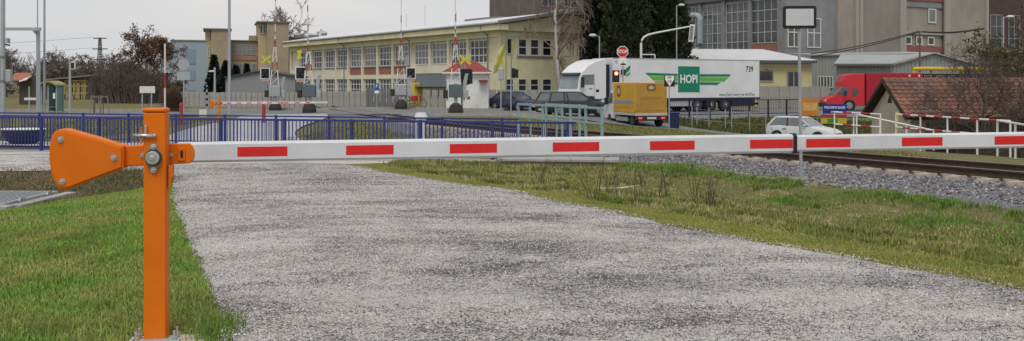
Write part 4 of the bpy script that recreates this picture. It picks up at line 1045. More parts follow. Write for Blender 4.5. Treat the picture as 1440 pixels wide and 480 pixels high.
M_TILE = bpy.data.materials.new('clay_tile'); M_TILE.use_nodes = True
n_, l_ = M_TILE.node_tree.nodes, M_TILE.node_tree.links; bs = n_['Principled BSDF']; bs.inputs['Roughness'].default_value = .9
tc = n_.new('ShaderNodeTexCoord'); ns = n_.new('ShaderNodeTexNoise'); ns.inputs['Scale'].default_value = .55; ns.inputs['Detail'].default_value = 9; ns.inputs['Roughness'].default_value = .75
l_.new(tc.outputs['Object'], ns.inputs['Vector']); cr2 = n_.new('ShaderNodeValToRGB'); cr2.color_ramp.elements[0].position = .38; cr2.color_ramp.elements[1].position = .62
cr2.color_ramp.elements[0].color = (.215,.095,.062,1); cr2.color_ramp.elements[1].color = (.10,.072,.058,1)
l_.new(ns.outputs['Fac'], cr2.inputs['Fac']); g_ = n_.new('ShaderNodeNewGeometry'); hsn = n_.new('ShaderNodeHueSaturation'); mr = n_.new('ShaderNodeMapRange'); mr.inputs['To Min'].default_value = .72; mr.inputs['To Max'].default_value = 1.25
l_.new(g_.outputs['Random Per Island'], mr.inputs['Value']); l_.new(mr.outputs['Result'], hsn.inputs['Value']); l_.new(cr2.outputs['Color'], hsn.inputs['Color']); l_.new(hsn.outputs['Color'], bs.inputs['Base Color'])
to = tl.build('clay_tiles', M_TILE, hs); to['kind'] = 'stuff'
q = None
for i in range(40):
    if q is None: q = MB().loft([[(0, 2.45+.12*math.cos(t), zr_+.07+.09*math.sin(t)) for t in np.linspace(-.3, math.pi+.3, 7)], [(.40, 2.45+.105*math.cos(t), zr_+.055+.08*math.sin(t)) for t in np.linspace(-.3, math.pi+.3, 7)]]).build('ridge_tile', M_TILE, hs)
    else: inst(q, hs, (i*.385, 0, 0))

# ---- left background: pale blue block, tan factory, grey shed
by = 118.; bl = thing('blue_block', 'plain pale blue block building left of the tan factory', 'building', (UX(242, by), by, -.7), R(19))
q = lambda u: (u-242)/F*by; zq = lambda v: VZ(v, by)+.7
M_PBLUE = mat('pale_blue_render', (.30,.365,.42), .9, var=.05, scale=.8, dirt=.12)
B(q(240), q(288.5), 0, 12, 0, zq(57)).build('wall', M_PBLUE, bl)
B(q(220), q(240)-.01, 2, 12, 0, zq(60)).build('side_wall', mat('pale_grey_render', (.36,.38,.40), .9, var=.06, dirt=.15), bl)
B(q(239.5), q(289), -.15, 12.2, zq(57)+.002, zq(55.8)).build('parapet', mat('pale_trim', (.36,.335,.30)), bl)
B(q(219.5), q(239.5)-.01, 1.85, 12.2, zq(60)+.002, zq(58.8)).build('parapet', mat('pale_trim', (.36,.335,.30)), bl)
for v0, v1 in ((69,90),(99,113),(126,138)):
    B(q(257), q(273), -.06, -.003, zq(v1), zq(v0)).build('shuttered_opening', mat('blue_shutter', (.215,.28,.34), .7, var=.05), bl)
for v in (66, 100, 128): window(bl, q(227), 1.9, zq(v+14), 1.0, 1.2, 1, 1, .1, GLASSD)
fy = 150.; fa_ = thing('tan_factory', 'tan brick factory with two stair towers and dark ribbon windows behind the grey shed', 'building', (UX(290, fy), fy, -.8), R(18))
q = lambda u: (u-290)/F*fy; zq = lambda v: VZ(v, fy)+.8
M_TANB = mat('tan_brick', (.36,.30,.205), .9, var=.1, scale=.8, dirt=.3); M_TANC = mat('cream_tan', (.46,.37,.21), .9, var=.08)
def tower(u0, um, u1, vt, nm):
    o = B(q(um), q(u1), 0, 9, 0, zq(vt)).build('stair_tower', M_TANB, fa_)
    B(q(u0), q(um)-.01, 1.0, 9, 0, zq(vt)).build('tower_side', M_TANC, o)
    B(q(u0)-.3, q(u1)+.3, -.3, 9.3, zq(vt)+.003, zq(vt-1.6)).build('tower_cornice', M_GUTTER, o)
    return o
t1 = tower(288.5, 297, 322, 41.5, '')
for v0, v1 in ((45,55),(65,80),(95,108)): window(fa_, q(292), .9, zq(v1), q(295)-q(292), (v1-v0)/F*fy, 1, 1, .1, GLASSD)
t2 = tower(361, 372.5, 403, 30, '')
for u in (363.2, 367.5):
    for v0, v1 in ((34,46),): window(fa_, q(u), .9, zq(v1), .42, (v1-v0)/F*fy, 1, 1, .08, GLASSD)
B(q(322)+.02, q(361)-.02, 3, 12, 0, zq(56)).build('wing_wall', M_TANB, fa_)
B(q(403)+.02, q(470), 4, 14, 0, zq(50)).build('wing_wall', M_TANB, fa_)
B(q(322), q(361), 2.6, 12.4, zq(56)+.003, zq(54.8)).build('parapet', M_GUTTER, fa_)
B(q(403)+.02, q(471), 3.6, 14.4, zq(50)+.003, zq(48)).build('parapet', M_GUTTER, fa_)
for (u0, u1, yy, rows_) in ((326,360,2.96,((61,76),(89,103))),(404,425,3.96,((57,73),(86,100)))):
    k = 5 if u0 < 400 else 3
    for i in range(k):
        a, b = u0 + (u1-u0)*i/k, u0 + (u1-u0)*(i+.8)/k
        for v0, v1 in rows_: window(fa_, q(a), yy, zq(v1), q(b)-q(a), (v1-v0)/F*fy, 2, 2, .12, GLASS, mat('grey_frame', (.3,.3,.3)))
    for v0, v1 in ((78,84),): B(q(u0), q(u1), yy-.1, yy+.03, zq(v1), zq(v0)).build('brick_band', mat('salmon_brick', (.36,.20,.14), .9, var=.1), fa_)
for u in (420, 441, 450, 462):
    MB().tube((q(u), 8, zq(50)+.3), (q(u), 8, zq(44 if u < 460 else 41)), .45, n=10).tube((q(u), 8, zq(44 if u < 460 else 41)), (q(u), 8, zq(41 if u < 460 else 38)), .62, .3, n=10).build('roof_vent', M_GALV, fa_)
B(q(350), q(361)-.1, 5, 8, zq(54.7), zq(47)).build('roof_plant', M_TANB, fa_)
gs_y = 92.; gs = thing('grey_shed', 'low grey metal shed with dark roof edge behind the panel fence', 'shed', (UX(317, gs_y), gs_y, -.7))
q = lambda u: (u-317)/F*gs_y; zq = lambda v: VZ(v, gs_y)+.7
MB().prism([(q(317),0),(q(415),0),(q(415),zq(108.5)),(q(389),zq(103.5)),(q(368),zq(100.5)),(q(317),zq(110))], 0, 5).build('wall', mat('grey_sheet_wall', (.24,.25,.255), .7, var=.06, scale=1, stretch=(4,1,1)), gs)
MB().hexa([(q(316),-.25,zq(110)),(q(368),-.25,zq(100.5)),(q(368),5.2,zq(100.5)),(q(316),5.2,zq(110)),(q(316),-.25,zq(108.2)),(q(368),-.25,zq(98.8)),(q(368),5.2,zq(98.8)),(q(316),5.2,zq(108.2))]).build('roof', mat('dark_sheet', (.06,.062,.065), .7), gs)
MB().hexa([(q(368),-.25,zq(100.5)),(q(417),-.25,zq(109)),(q(417),5.2,zq(109)),(q(368),5.2,zq(100.5)),(q(368),-.25,zq(98.8)),(q(417),-.25,zq(107)),(q(417),5.2,zq(107)),(q(368),5.2,zq(98.8))]).build('roof_slope', mat('dark_sheet', (.06,.062,.065)), gs)
# graffiti shed and kiosk far left
yy_ = 125.; gsd = thing('graffiti_shed', 'low dark shed with yellow graffiti and a sloping roof behind the bus shelter', 'shed', (UX(60, yy_), yy_, -.7))
q = lambda u: (u-60)/F*yy_; zq = lambda v: VZ(v, yy_)+.7
MB().prism([(q(60),0),(q(175),0),(q(175),zq(103)),(q(135),zq(107)),(q(60),zq(114))], 0, 6).build('wall', mat('dark_brown_wall', (.085,.07,.06), .9, var=.2, scale=.8), gsd)
MB().hexa([(q(58),-.6,zq(114)),(q(178),-.6,zq(102.5)),(q(178),6.5,zq(99)),(q(58),6.5,zq(110)),(q(58),-.6,zq(112.6)),(q(178),-.6,zq(100.9)),(q(178),6.5,zq(97.5)),(q(58),6.5,zq(108.6))]).build('roof', mat('grey_fibre_roof', (.22,.22,.215), .8, var=.12), gsd)
rd = random.Random(3); gm = MB()
for i in range(22):
    u = 91 + i*1.45 + rd.uniform(-.5,.5); v0 = rd.uniform(112,117); v1 = rd.uniform(126,145); w_ = rd.uniform(.04,.13)
    gm.box(q(u)-w_, q(u)+w_, -.03, -.004, zq(v1), zq(v0))
for v in (113.5, 121, 131): gm.box(q(91), q(123), -.045, -.031, zq(v+1.1), zq(v-.6))
o = gm.build('graffiti', mat('yellow_graffiti', (.34,.28,.11), .8, var=.3, scale=2), gsd); o['kind'] = 'stuff'

# ------------------------------------------------------------------ vehicles (local x forward, y left, z up)
M_TYRE = mat('tyre_rubber', (.022, .022, .023), .85)
M_RIM = mat('alloy_rim', (.38, .39, .40), .4, .6, .1, 10)
M_PLATE = mat('white_number_plate', (.6, .6, .58), .5)
M_LAMP = mat('clear_lamp', (.55, .57, .58), .15, spec=.6)
M_TAIL = mat('red_lamp', (.42, .02, .02), .3)
M_TAILON = emit('lit_tail_lamp', (.8, .05, .06), .9)
M_TRIMB = mat('black_plastic', (.03, .03, .032), .6)
GLASSC = glass('car_glass', (.12, .14, .145), .05)  # base colour lightened to stand in for sky reflected in the glass
def wheel(parent, x, y, r, w, side, rim=None):
    d = side
    t = MB().tube((x, y - d*w, r), (x, y, r), r, n=20).build('wheel', M_TYRE, parent, .02)
    MB().tube((x, y+.001*d, r), (x, y+.012*d, r), r*.64, r*.60, n=20).build('rim', rim or M_RIM, t)
    hb = MB()
    for k in range(5):
        a = k*2*math.pi/5 + .3; hb.tube((x+math.cos(a)*r*.38, y+.0125*d, r+math.sin(a)*r*.38), (x+math.cos(a)*r*.38, y+.016*d, r+math.sin(a)*r*.38), r*.11, n=6)
    hb.build('rim_hole', M_TRIMB, t)
    return t
def car(name, label, loc, rotz, L, W, H, paint, style, group=None):
    t = thing(name, label, 'car', loc, rotz, group); w = W/2
    # stations along the length: x fraction (rear 0, front 1), lower z, shoulder z
    if style == 'sedan':  st = [(0,.34,.80,.84),(.03,.22,.92,.95),(.2,.2,.94,1),(.42,.2,.91,1),(.62,.2,.90,1),(.72,.2,.88,.99),(.9,.22,.78,.96),(.975,.26,.66,.88),(1,.36,.56,.78)]; gh = [(.10,.93),(.25,H),(.52,H),(.715,.89)]
    elif style == 'estate': st = [(0,.34,.86,.88),(.015,.22,.94,.95),(.2,.2,.96,1),(.42,.2,.93,1),(.62,.2,.92,1),(.72,.2,.91,.99),(.9,.22,.80,.96),(.975,.26,.68,.88),(1,.36,.56,.78)]; gh = [(.02,.94),(.075,H),(.53,H),(.715,.91)]
    else: st = [(0,.34,.86,.88),(.02,.22,.93,.95),(.2,.2,.95,1),(.42,.2,.92,1),(.62,.2,.91,1),(.72,.2,.90,.99),(.9,.22,.78,.95),(.975,.26,.66,.87),(1,.36,.54,.76)]; gh = [(.03,.93),(.13,H),(.50,H),(.70,.90)]
    rings = []
    for fx, zb, zs, k in st:
        x = (fx - .5)*L; ww = w*k
        rings.append([(x,-ww*.9,zb),(x,-ww,zb+.14),(x,-ww*1.005,.52 if zs > .6 else zs-.05),(x,-ww*.965,zs-.045),(x,-ww*.86,zs),(x,-ww*.4,zs+.018),(x,ww*.4,zs+.018),(x,ww*.86,zs),(x,ww*.965,zs-.045),(x,ww*1.005,.52 if zs > .6 else zs-.05),(x,ww,zb+.14),(x,ww*.9,zb)])
    MB().loft(rings).build('body', paint, t, .012, True)
    xs_ = [(f-.5)*L for f, _ in gh]; zs_ = [z for _, z in gh]
    # glasshouse
    def sec(x, z, k): return x, z, w*k
    lo = .90; hi = .71
    P = [(xs_[0], zs_[0]-.03), (xs_[1], zs_[1]-.06), (xs_[2], zs_[2]-.06), (xs_[3], zs_[3]-.03)]
    gm = MB(); gl = [[(P[0][0],-w*lo,P[0][1]),(P[3][0],-w*lo,P[3][1]),(P[3][0],w*lo,P[3][1]),(P[0][0],w*lo,P[0][1])],[(P[1][0],-w*hi,P[1][1]),(P[2][0],-w*hi,P[2][1]),(P[2][0],w*hi,P[2][1]),(P[1][0],w*hi,P[1][1])]]
    gm.loft(gl); gls = gm.build('glasshouse', GLASSC, t)
    rf = MB(); rf.loft([[(xs_[1]-.05,-w*.72,H-.065),(xs_[2]+.03,-w*.72,H-.065),(xs_[2]+.03,w*.72,H-.065),(xs_[1]-.05,w*.72,H-.065)],[(xs_[1],-w*.70,H-.02),(xs_[2]-.04,-w*.70,H-.02),(xs_[2]-.04,w*.70,H-.02),(xs_[1],w*.70,H-.02)],[(xs_[1]+.1,-w*.58,H),(xs_[2]-.15,-w*.58,H),(xs_[2]-.15,w*.58,H),(xs_[1]+.1,w*.58,H)]])
    rf.build('roof', paint, t, smooth=False)
    for s in (-1, 1):
        for (a, b, wd) in (((P[0][0]+.0,P[0][1]),(P[1][0],P[1][1]),.10),((P[3][0],P[3][1]),(P[2][0],P[2][1]),.075)):
            MB().beam((a[0], s*w*(lo+.008), a[1]), (b[0], s*w*(hi+.012), b[1]), wd, .05, (0,1,0)).build('pillar', paint, t)
        xm = (xs_[1]+xs_[2])/2 + .12
        MB().beam((xm-.05, s*w*(lo+.01), .9), (xm-.1, s*w*(hi+.015), H-.07), .07, .03, (0,1,0)).build('pillar', M_TRIMB, t)
        if style == 'estate': MB().beam((P[1][0]+.85, s*w*(lo+.01), .9), (P[1][0]+.85, s*w*(hi+.015), H-.07), .09, .03, (0,1,0)).build('pillar', paint, t)
        dr = MB()
        for xd in (xm+.85, xm-.08, xm-.95): dr.box(xd-.006, xd+.006, s*w*1.003-.004, s*w*1.003+.004, .32, .84)
        dr.build('door_seam', M_TRIMB, t)['kind'] = 'stuff'
        B(xm-.3, xm-.12, s*w*1.0-.02, s*w*1.0+.02, .74, .775).build('door_handle', M_TRIMB, t)
        MB().box(xs_[3]-.42, xs_[3]-.27, min(s*w*.93, s*w*1.14), max(s*w*.93, s*w*1.14), .93, 1.05).build('wing_mirror', paint, t, .03)
        fx = (.975-.5)*L; MB().hexa([(fx-.22,s*w*.62-.12,.56),(fx+.02,s*w*.62-.14,.55),(fx-.02,s*w*.62+.16,.55),(fx-.25,s*w*.62+.17,.56),(fx-.3,s*w*.62-.12,.70),(fx-.04,s*w*.62-.14,.66),(fx-.12,s*w*.62+.16,.67),(fx-.36,s*w*.62+.17,.71)]).build('headlight', M_LAMP, t, .01)
        B(-.5*L-.012, -.5*L+.1, s*w*.72-.11, s*w*.72+.11, .62, .88).build('tail_light', M_TAIL, t, .01)
        for xw in ((.185-.5)*L, (.80-.5)*L):
            MB().tube((xw, s*w*.78, .31), (xw, s*w*1.008, .31), .365, n=20).build('wheel_arch', M_TRIMB, t)
            wheel(t, xw, s*w*1.02, .305, .19, s)
    MB().box(.5*L-.10, .5*L+.03, -w*.76, w*.76, .24, .44).build('front_bumper', paint if style == 'sedan' else M_TRIMB, t, .03)
    MB().box(-.5*L-.04, -.5*L+.08, -w*.82, w*.82, .28, .50).build('rear_bumper', M_TRIMB, t, .03)
    B(.5*L-.06, .5*L+.012, -.38, .38, .47, .56).build('grille', M_TRIMB, t)
    B(.5*L+.031, .5*L+.037, -.26, .26, .30, .41).build('number_plate', M_PLATE, t)
    B(-.5*L-.047, -.5*L-.041, -.26, .26, .34, .45).build('number_plate', M_PLATE, t)
    return t
P_WAGON = mat('dark_green_car_paint', (.035, .05, .05), .25, .3, .05, spec=.6)
P_SEDAN = mat('dark_blue_car_paint', (.035, .05, .11), .25, .3, .05, spec=.6)
P_WHITEC = mat('white_car_paint', (.58, .60, .60), .3, 0, .04, spec=.5)
wy = 56.0; wx = UX(806, wy)
car('estate_car', 'dark green estate car behind the pale teal railing', (wx, wy, G(wx, wy)+.05), R(28), 4.45, 1.72, 1.46, P_WAGON, 'estate')
sy2 = 69.3; sx2 = UX(724.5, sy2)
sc = car('saloon_car', 'dark blue saloon with one headlight lit beside the white hut', (sx2, sy2, G(sx2, sy2)+.05), R(-50), 4.4, 1.72, 1.42, P_SEDAN, 'sedan')
B(2.09, 2.235, .5, .74, .55, .68).build('lit_headlight', emit('lit_headlight', (1, .95, .85), 3.0), sc, .01)
hy2 = 48.5; hx2 = UX(1131, hy2)
hb_ = car('hatchback', 'white hatchback parked below the white and red railing', (hx2, hy2, G(hx2, hy2)-.0), R(-44), 3.95, 1.66, 1.44, P_WHITEC, 'hatch'); hb_.scale = (.93, .93, .93); hb_.location.z -= .04

# ---- semi-trailer truck
TP = (6.8, 62.0); hd = (-.869, -.494)
tr = thing('semi_truck', 'white semi-trailer truck with green wing stripes behind the yellow van', 'truck', (TP[0], TP[1], -.56), math.atan2(hd[1], hd[0]))
M_TW = mat('white_trailer_panel', (.72, .73, .735), .4, 0, .04, 1, dirt=.16)
M_CABW = mat('white_cab_paint', (.72, .72, .725), .3, 0, .03, 1, spec=.5)
M_NAVY = mat('navy_chassis', (.02, .022, .05), .6)
M_GRN = mat('dark_green_print', (.01, .21, .115), .5, var=.05); M_LGRN = mat('light_green_print', (.14, .42, .06), .5, var=.05)
zb, zt = .99, 3.74
TL = 13.3; WT = 2.5
bx = B(-TL, 0, -WT, 0, zb, zt).build('trailer_box', M_TW, tr, .03)
B(-TL-.05, .02, -WT-.01, .012, zb-.12, zb-.002).build('trailer_rail', M_NAVY, tr)
B(-TL-.03, -TL-.002, -WT-.012, .014, zb, zt+.01).build('rear_frame', M_GUTTER, tr)
B(-TL, .03, .001, .012, zt-.05, zt+.012).build('top_rail', M_GALV, tr)
B(-TL+.3, -1.5, -1.7, -.8, .62, zb-.13).build('chassis_frame', M_NAVY, tr)
def side_x(u):      # local x of an image column on the near side
    return -solve_s(u, TP, (-hd[0], -hd[1]))
def side_z(v, u):
    s = -side_x(u); return VZ(v, TP[1] + (-hd[1])*s) + .56
def side_poly(pts, m, name, off=.004):
    P = [(side_x(u), side_z(v, u)) for u, v in pts]
    return MB().prism(P, .001+off-.003, .001+off, 'y').build(name, m, bx)
# green wing stripes left and right of the square, name panel, number
side_poly([(907,102.5),(953,104.0),(953,107.2),(911,106.4)], M_GRN, 'green_stripe')
side_poly([(912,107.0),(953,107.8),(953,114.0),(919,113.6)], M_LGRN, 'green_stripe')
side_poly([(920,114.6),(953,115.0),(953,119.4),(924.5,119.0)], M_GRN, 'green_stripe')
side_poly([(984,104.4),(1028,104.6),(1025.5,108.2),(984,108.2)], M_GRN, 'green_stripe')
side_poly([(984,108.8),(1025,109.0),(1018,115.2),(984,115.0)], M_LGRN, 'green_stripe')
side_poly([(984,115.8),(1013.5,116.0),(1008.5,120.0),(984,119.6)], M_GRN, 'green_stripe')
side_poly([(953.5,93.3),(983.8,93.8),(983.8,130),(953.5,130)], M_GRN, 'green_square', .006)
LET = mat('white_lettering', (.78, .78, .78), .5, var=.02); LETB = mat('black_lettering', (.02, .02, .02), .5, var=.02)
RT = (R(90), 0, R(180))
text_part('lettering', 'HOPI', .82, LET, bx, (side_x(968.7), .0085, side_z(111.8, 968.7)), RT, .002, .86, .022)
text_part('number', '739', .58, LETB, bx, (side_x(1054), .0045, side_z(97.8, 1054)), RT, .002, .85, .012)
text_part('slogan', 'www.Don\'t worry be HOPI.eu', .34, LETB, bx, (side_x(1036.5), .0045, side_z(133.2, 1036.5)), RT, .002, .82, 0, shear=.25)
text_part('lettering', '15', .3, LETB, bx, (side_x(866), .0045, side_z(87.5, 866)), RT, .002, .9)
for pts in ([(874,106),(880,97),(886.5,91.5),(886,98),(881,103)], [(876,105.5),(883,103.5),(886.5,99.5),(886,105.5),(882,108)]):
    side_poly(pts, M_LGRN if pts[0][0] > 875 else M_GRN, 'butterfly_wing')
# trailer axles and wheels: three at the rear, tractor drive and steer axles
def twheel(x, r=.5): 
    t = MB().tube((x, -.36, r), (x, -.02, r), r, n=22).build('wheel', M_TYRE, tr, .03)
    MB().tube((x, -.0195, r), (x, -.008, r), r*.6, r*.56, n=18).build('rim', mat('dull_steel_rim', (.09,.09,.10), .6, .3), t)
    MB().tube((x, -.0075, r), (x, .03, r), r*.2, r*.17, n=12).build('hub', M_GALV, t)
    t2 = MB().tube((x, -WT+.02, r), (x, -WT+.36, r), r, n=16).build('wheel', M_TYRE, tr)
for u in (981, 1000.5, 1020.5): twheel(side_x(u))
for xx in (-.9, 2.15): twheel(xx, .5)
for u0, u1, v0, v1 in ((1030,1062,140,152),): B(side_x(u1), side_x(u0), -.5, -.04, .35, .86).build('pallet_box', M_NAVY, tr)
B(-TL+.0, -TL+.12, -WT+.1, -.1, .45, .6).build('rear_underrun_bar', M_NAVY, tr)
B(-7.6, -4.9, -.2, -.06, .42, .86).build('side_guard', mat('grey_panel', (.42,.43,.44), .6), tr)
B(-4.6, -3.4, -.75, -.04, .38, .86).build('fuel_tank', M_NAVY, tr, .05)
B(-2.0, 3.2, -WT+.5, -.5, .55, .84).build('tractor_frame', M_NAVY, tr)
# cab
c0, c1 = .55, 2.82
cabp = [(c0,.95),(c0+.9,.95),(c0+1.0,1.15),(c0+2.05,1.15),(c0+2.1,.62),(c1+.02,.55),(c1+.05,1.4),(c1-.02,1.75),(c1-.28,2.78),(c1-.75,3.2),(c1-1.4,3.52),(c0+.25,3.66),(c0,3.62)]
cab = MB().prism(cabp, -WT+.04, -.03).build('cab', M_CABW, tr, .07, seg=3)
MB().hexa([(c1+.035,-WT+.14,1.72),(c1+.035,-.13,1.72),(c1-.0,-.13,1.72),(c1-.0,-WT+.14,1.72),(c1-.195,-WT+.2,2.62),(c1-.195,-.19,2.62),(c1-.25,-.19,2.62),(c1-.25,-WT+.2,2.62)]).build('windscreen', GLASSC, cab)
MB().hexa([(c1-.1,-WT+.1,2.66),(c1-.1,-.1,2.66),(c1-.32,-.1,2.66),(c1-.32,-WT+.1,2.66),(c1-.0,-WT+.12,2.58),(c1-.0,-.12,2.58),(c1-.2,-.1,2.72),(c1-.2,-WT+.1,2.72)]).build('sun_visor', M_TRIMB, cab)
MB().prism([(c1-1.25,1.95),(c1-.22,1.95),(c1-.33,2.58),(c1-1.25,2.62)], -.028, -.012).build('side_window', GLASSC, cab)
for i, z in enumerate((.78, .96, 1.14, 1.32)): B(c1+.051, c1+.085, -WT+.35, -.34, z-.055, z+.055).build('grille_slat', M_TRIMB, cab)
B(c1+.02, c1+.12, -WT+.04, -.03, .32, .60).build('front_bumper', M_CABW, tr, .04)
for y_ in (-WT+.18, -.42): B(c1+.051, c1+.09, y_, y_+.24, .66, .86).build('headlight', M_LAMP, cab, .02)
MB().prism([(c1-.32,1.75),(c1-.12,1.75),(c1-.12,2.45),(c1-.32,2.45)], .1, .26).build('wing_mirror', M_TRIMB, cab, .03)
MB().prism([(1.5,.5),(2.8,.5),(2.75,.95),(2.6,1.12),(1.7,1.12),(1.55,.95)], -.5, -.031).build('wheel_arch', M_TRIMB, tr)
B(c0+.6, c0+.85, -.029, -.02, 1.45, 1.62).build('door_emblem', LETB, cab); B(c0+1.15, c0+1.4, -.029, -.012, 1.66, 1.7).build('door_handle', M_TRIMB, cab)
MB().prism([(c1-1.32,.98),(c1-1.30,.98),(c1-1.30,2.7),(c1-1.32,2.7)], -.0289, -.022).build('door_seam', M_GUTTER, cab)
B(c0-.0, c0+.35, -WT+.1, -.08, .5, .94).build('side_skirt', M_CABW, tr)
# spoiler gap panel
B(.12, .5, -WT+.3, -.3, .96, 3.3).build('cab_back_panel', M_NAVY, tr)

# ---- yellow box van seen from behind
vy = 50.0; vx = UX(917, vy); vs = .925
van = thing('box_van', 'yellow tarpaulin box van waiting at the red light, seen from behind', 'van', (vx, vy+.3, G(vx, vy)+.05), R(90+17))
M_TARP = mat('yellow_tarpaulin', (.62, .36, .035), .6, var=.12, scale=1.5, bump=.25, bscale=5, dirt=.18); M_TARPR = mat('dusty_yellow_tarpaulin', (.43, .24, .045), .75, var=.18, scale=2, bump=.25, bscale=5, dirt=.5)
vw = .95; vl = 3.0; z0, z1 = .62, 2.42
tarp = B(0, vl, -vw, vw, z0+.14, z1).build('tarpaulin_box', M_TARP, van, .03)
B(-.014, -.001, -vw+.02, vw-.02, z0+.10, z1-.03).build('rear_flap', M_TARPR, van, .004)
B(-.02, vl, -vw-.01, vw+.01, z0, z0+.135).build('side_board', mat('pale_grey_board', (.50,.49,.44), .6, dirt=.3), van)
B(.3, vl-.1, vw+.001, vw+.006, z0+.62, z0+.80).build('blue_band', mat('grey_blue_band', (.24,.28,.36), .6), tarp)
B(.25, vl-.15, vw+.001, vw+.005, z0+.38, z0+.5).build('faint_band', mat('amber_band', (.55,.26,.03), .6), tarp)
def badge(m1, m2, fx, name='badge'):
    pass
M_BROWNP = mat('brown_print', (.20,.09,.035), .6); M_PALEP = mat('pale_print', (.52,.40,.24), .6)
MB().prism([(vl-.78+a, z1-.48+b) for a, b in rrect(.5,.62,.06)], vw+.001, vw+.006).build('badge', M_BROWNP, tarp)
MB().prism([(vl-.78+.16*math.cos(t), z1-.48+.2*math.sin(t)) for t in np.linspace(0,2*math.pi,12,endpoint=False)], vw+.0065, vw+.010).build('badge_face', M_PALEP, tarp)
MB().prism([(a, z1-.28+b) for a, b in rrect(.52,.36,.09)], -.019, -.0145, 'x').build('badge', M_BROWNP, van)
MB().prism([(.17*math.cos(t), z1-.28+.1*math.sin(t)) for t in np.linspace(0,2*math.pi,12,endpoint=False)], -.023, -.0195, 'x').build('badge_face', M_PALEP, van)
B(-.019, -.0145, -.62, .62, z1-.92, z1-.78).build('faded_print', mat('faded_print', (.36,.19,.045), .7), van)
for i in range(9): MB().prism([(-vw+.1+i*.21, z0+.3), (-vw+.2+i*.21, z0+.22), (-vw+.31+i*.21, z0+.3), (-vw+.2+i*.21, z0+.26)], -.018, -.0145, 'x').build('lacing', M_BROWNP, van)
B(-.05, .02, -vw, vw, z0-.06, z0-.003).build('rear_sill', M_TRIMB, van)
for s in (-1, 1): B(-.075, -.051, s*.68-.11, s*.68+.11, .44, .53).build('tail_light', M_TAILON if s else M_TAIL, van, .01)
B(-.05, .03, -vw, vw, .38, z0-.061).build('bumper_beam', M_TRIMB, van)
B(-.075, -.051, -.27, .27, .43, .54).build('number_plate', M_PLATE, van)
B(.1, vl+1.6, -.45, .45, .33, z0-.004).build('chassis', M_TRIMB, van)
for s in (-1, 1):
    for xx in (.62, 3.75): wheel(van, xx, s*.86, .32, .24, s, mat('dull_steel_rim', (.20,.20,.21)))
B(1.1, 2.7, vw-.1, vw-.04, .28, .5).build('side_guard', M_GALV, van); B(1.1, 2.7, -vw+.04, -vw+.1, .28, .5).build('side_guard', M_GALV, van)
vc = MB().prism([(vl+.06,.35),(vl+1.6,.35),(vl+1.75,.62),(vl+1.65,1.05),(vl+1.05,1.28),(vl+.6,1.95),(vl+.06,2.0)], -.86, .86).build('cab', M_CABW, van, .05)
MB().prism([(vl+.3,1.22),(vl+.95,1.22),(vl+.58,1.82),(vl+.3,1.84)], .861, .868).build('side_window', GLASSC, vc)
MB().prism([(vl+.85,1.15),(vl+1.02,1.15),(vl+1.02,1.55),(vl+.85,1.55)], .9, 1.08).build('wing_mirror', M_TRIMB, van, .02)

# ---- red box truck on the upper road
ry = 74.; rx = UX(1163, ry)
rt_ = thing('box_truck', 'red box truck passing behind the tiled shed roof', 'truck', (rx, ry, G(UX(1225, ry), ry)+.06), R(180-4))
M_RTR = mat('red_truck_paint', (.36, .018, .038), .4, 0, .06, 1, dirt=.2); M_RTR2 = mat('bright_red_cab_paint', (.55, .035, .045), .3, 0, .05, 1)
def rxl(u): return -(u - 1163)/F*ry
RZ = lambda v: VZ(v, ry) - (G(UX(1225, ry), ry)+.06)
B(rxl(1294), rxl(1217), -2.2, 0, RZ(148), RZ(103)).build('cargo_box', M_RTR, rt_, .03)
MB().prism([(rxl(1215.5),.4),(rxl(1215.5),RZ(104)),(rxl(1196),RZ(104)),(rxl(1189),RZ(106)),(rxl(1184),RZ(116)),(rxl(1184),RZ(122)),(rxl(1174),RZ(134)),(rxl(1164),RZ(138)),(rxl(1161.5),RZ(142)),(rxl(1161.5),.4)], -2.1, -.08).build('cab', M_RTR2, rt_, .06)
MB().prism([(rxl(1198),RZ(136)),(rxl(1198),RZ(124.5)),(rxl(1206),RZ(124)),(rxl(1207),RZ(131)),(rxl(1202),RZ(136))], -.079, -.07).build('side_window', GLASSC, rt_)
MB().hexa([(rxl(1174.8)+.05,-2.0,RZ(133.5)),(rxl(1174.8)+.05,-.2,RZ(133.5)),(rxl(1178),-.2,RZ(133.5)),(rxl(1178),-2.0,RZ(133.5)),(rxl(1183.5)+.05,-1.9,RZ(122.5)),(rxl(1183.5)+.05,-.28,RZ(122.5)),(rxl(1186.5),-.28,RZ(122.5)),(rxl(1186.5),-1.9,RZ(122.5))]).build('windscreen', GLASSC, rt_)
MB().prism([(rxl(1176),RZ(133.6)),(rxl(1184.5),RZ(122.7)),(rxl(1195),RZ(122.9)),(rxl(1191),RZ(133.6))], -.079, -.072).build('quarter_window', GLASSC, rt_)
for xx in (rxl(1194), rxl(1272)):
    wheel(rt_, xx, -.03, .40, .3, 1); MB().tube((xx,-.1,.42),(xx,-.06,.42),.5,n=18).build('wheel_arch', M_TRIMB, rt_)
B(rxl(1292), rxl(1200), -1.8, -.3, .42, RZ(148)-.003).build('chassis', M_NAVY, rt_)
B(rxl(1163.5)+.0, rxl(1160), -2.1, -.08, .3, .62).build('front_bumper', M_TRIMB, rt_, .03)
B(rxl(1163.5), rxl(1161)+.03, -.5, -.1, RZ(143), RZ(140)).build('headlight', M_LAMP, rt_)
MB().prism([(rxl(1189),RZ(135)),(rxl(1187),RZ(135)),(rxl(1187),RZ(128)),(rxl(1189),RZ(128))], .08, .22).build('wing_mirror', M_TRIMB, rt_)
for u in (1276, 1289): B(rxl(u+1), rxl(u-1), .001, .008, RZ(108), RZ(105.5)).build('corner_mark', LET, rt_)

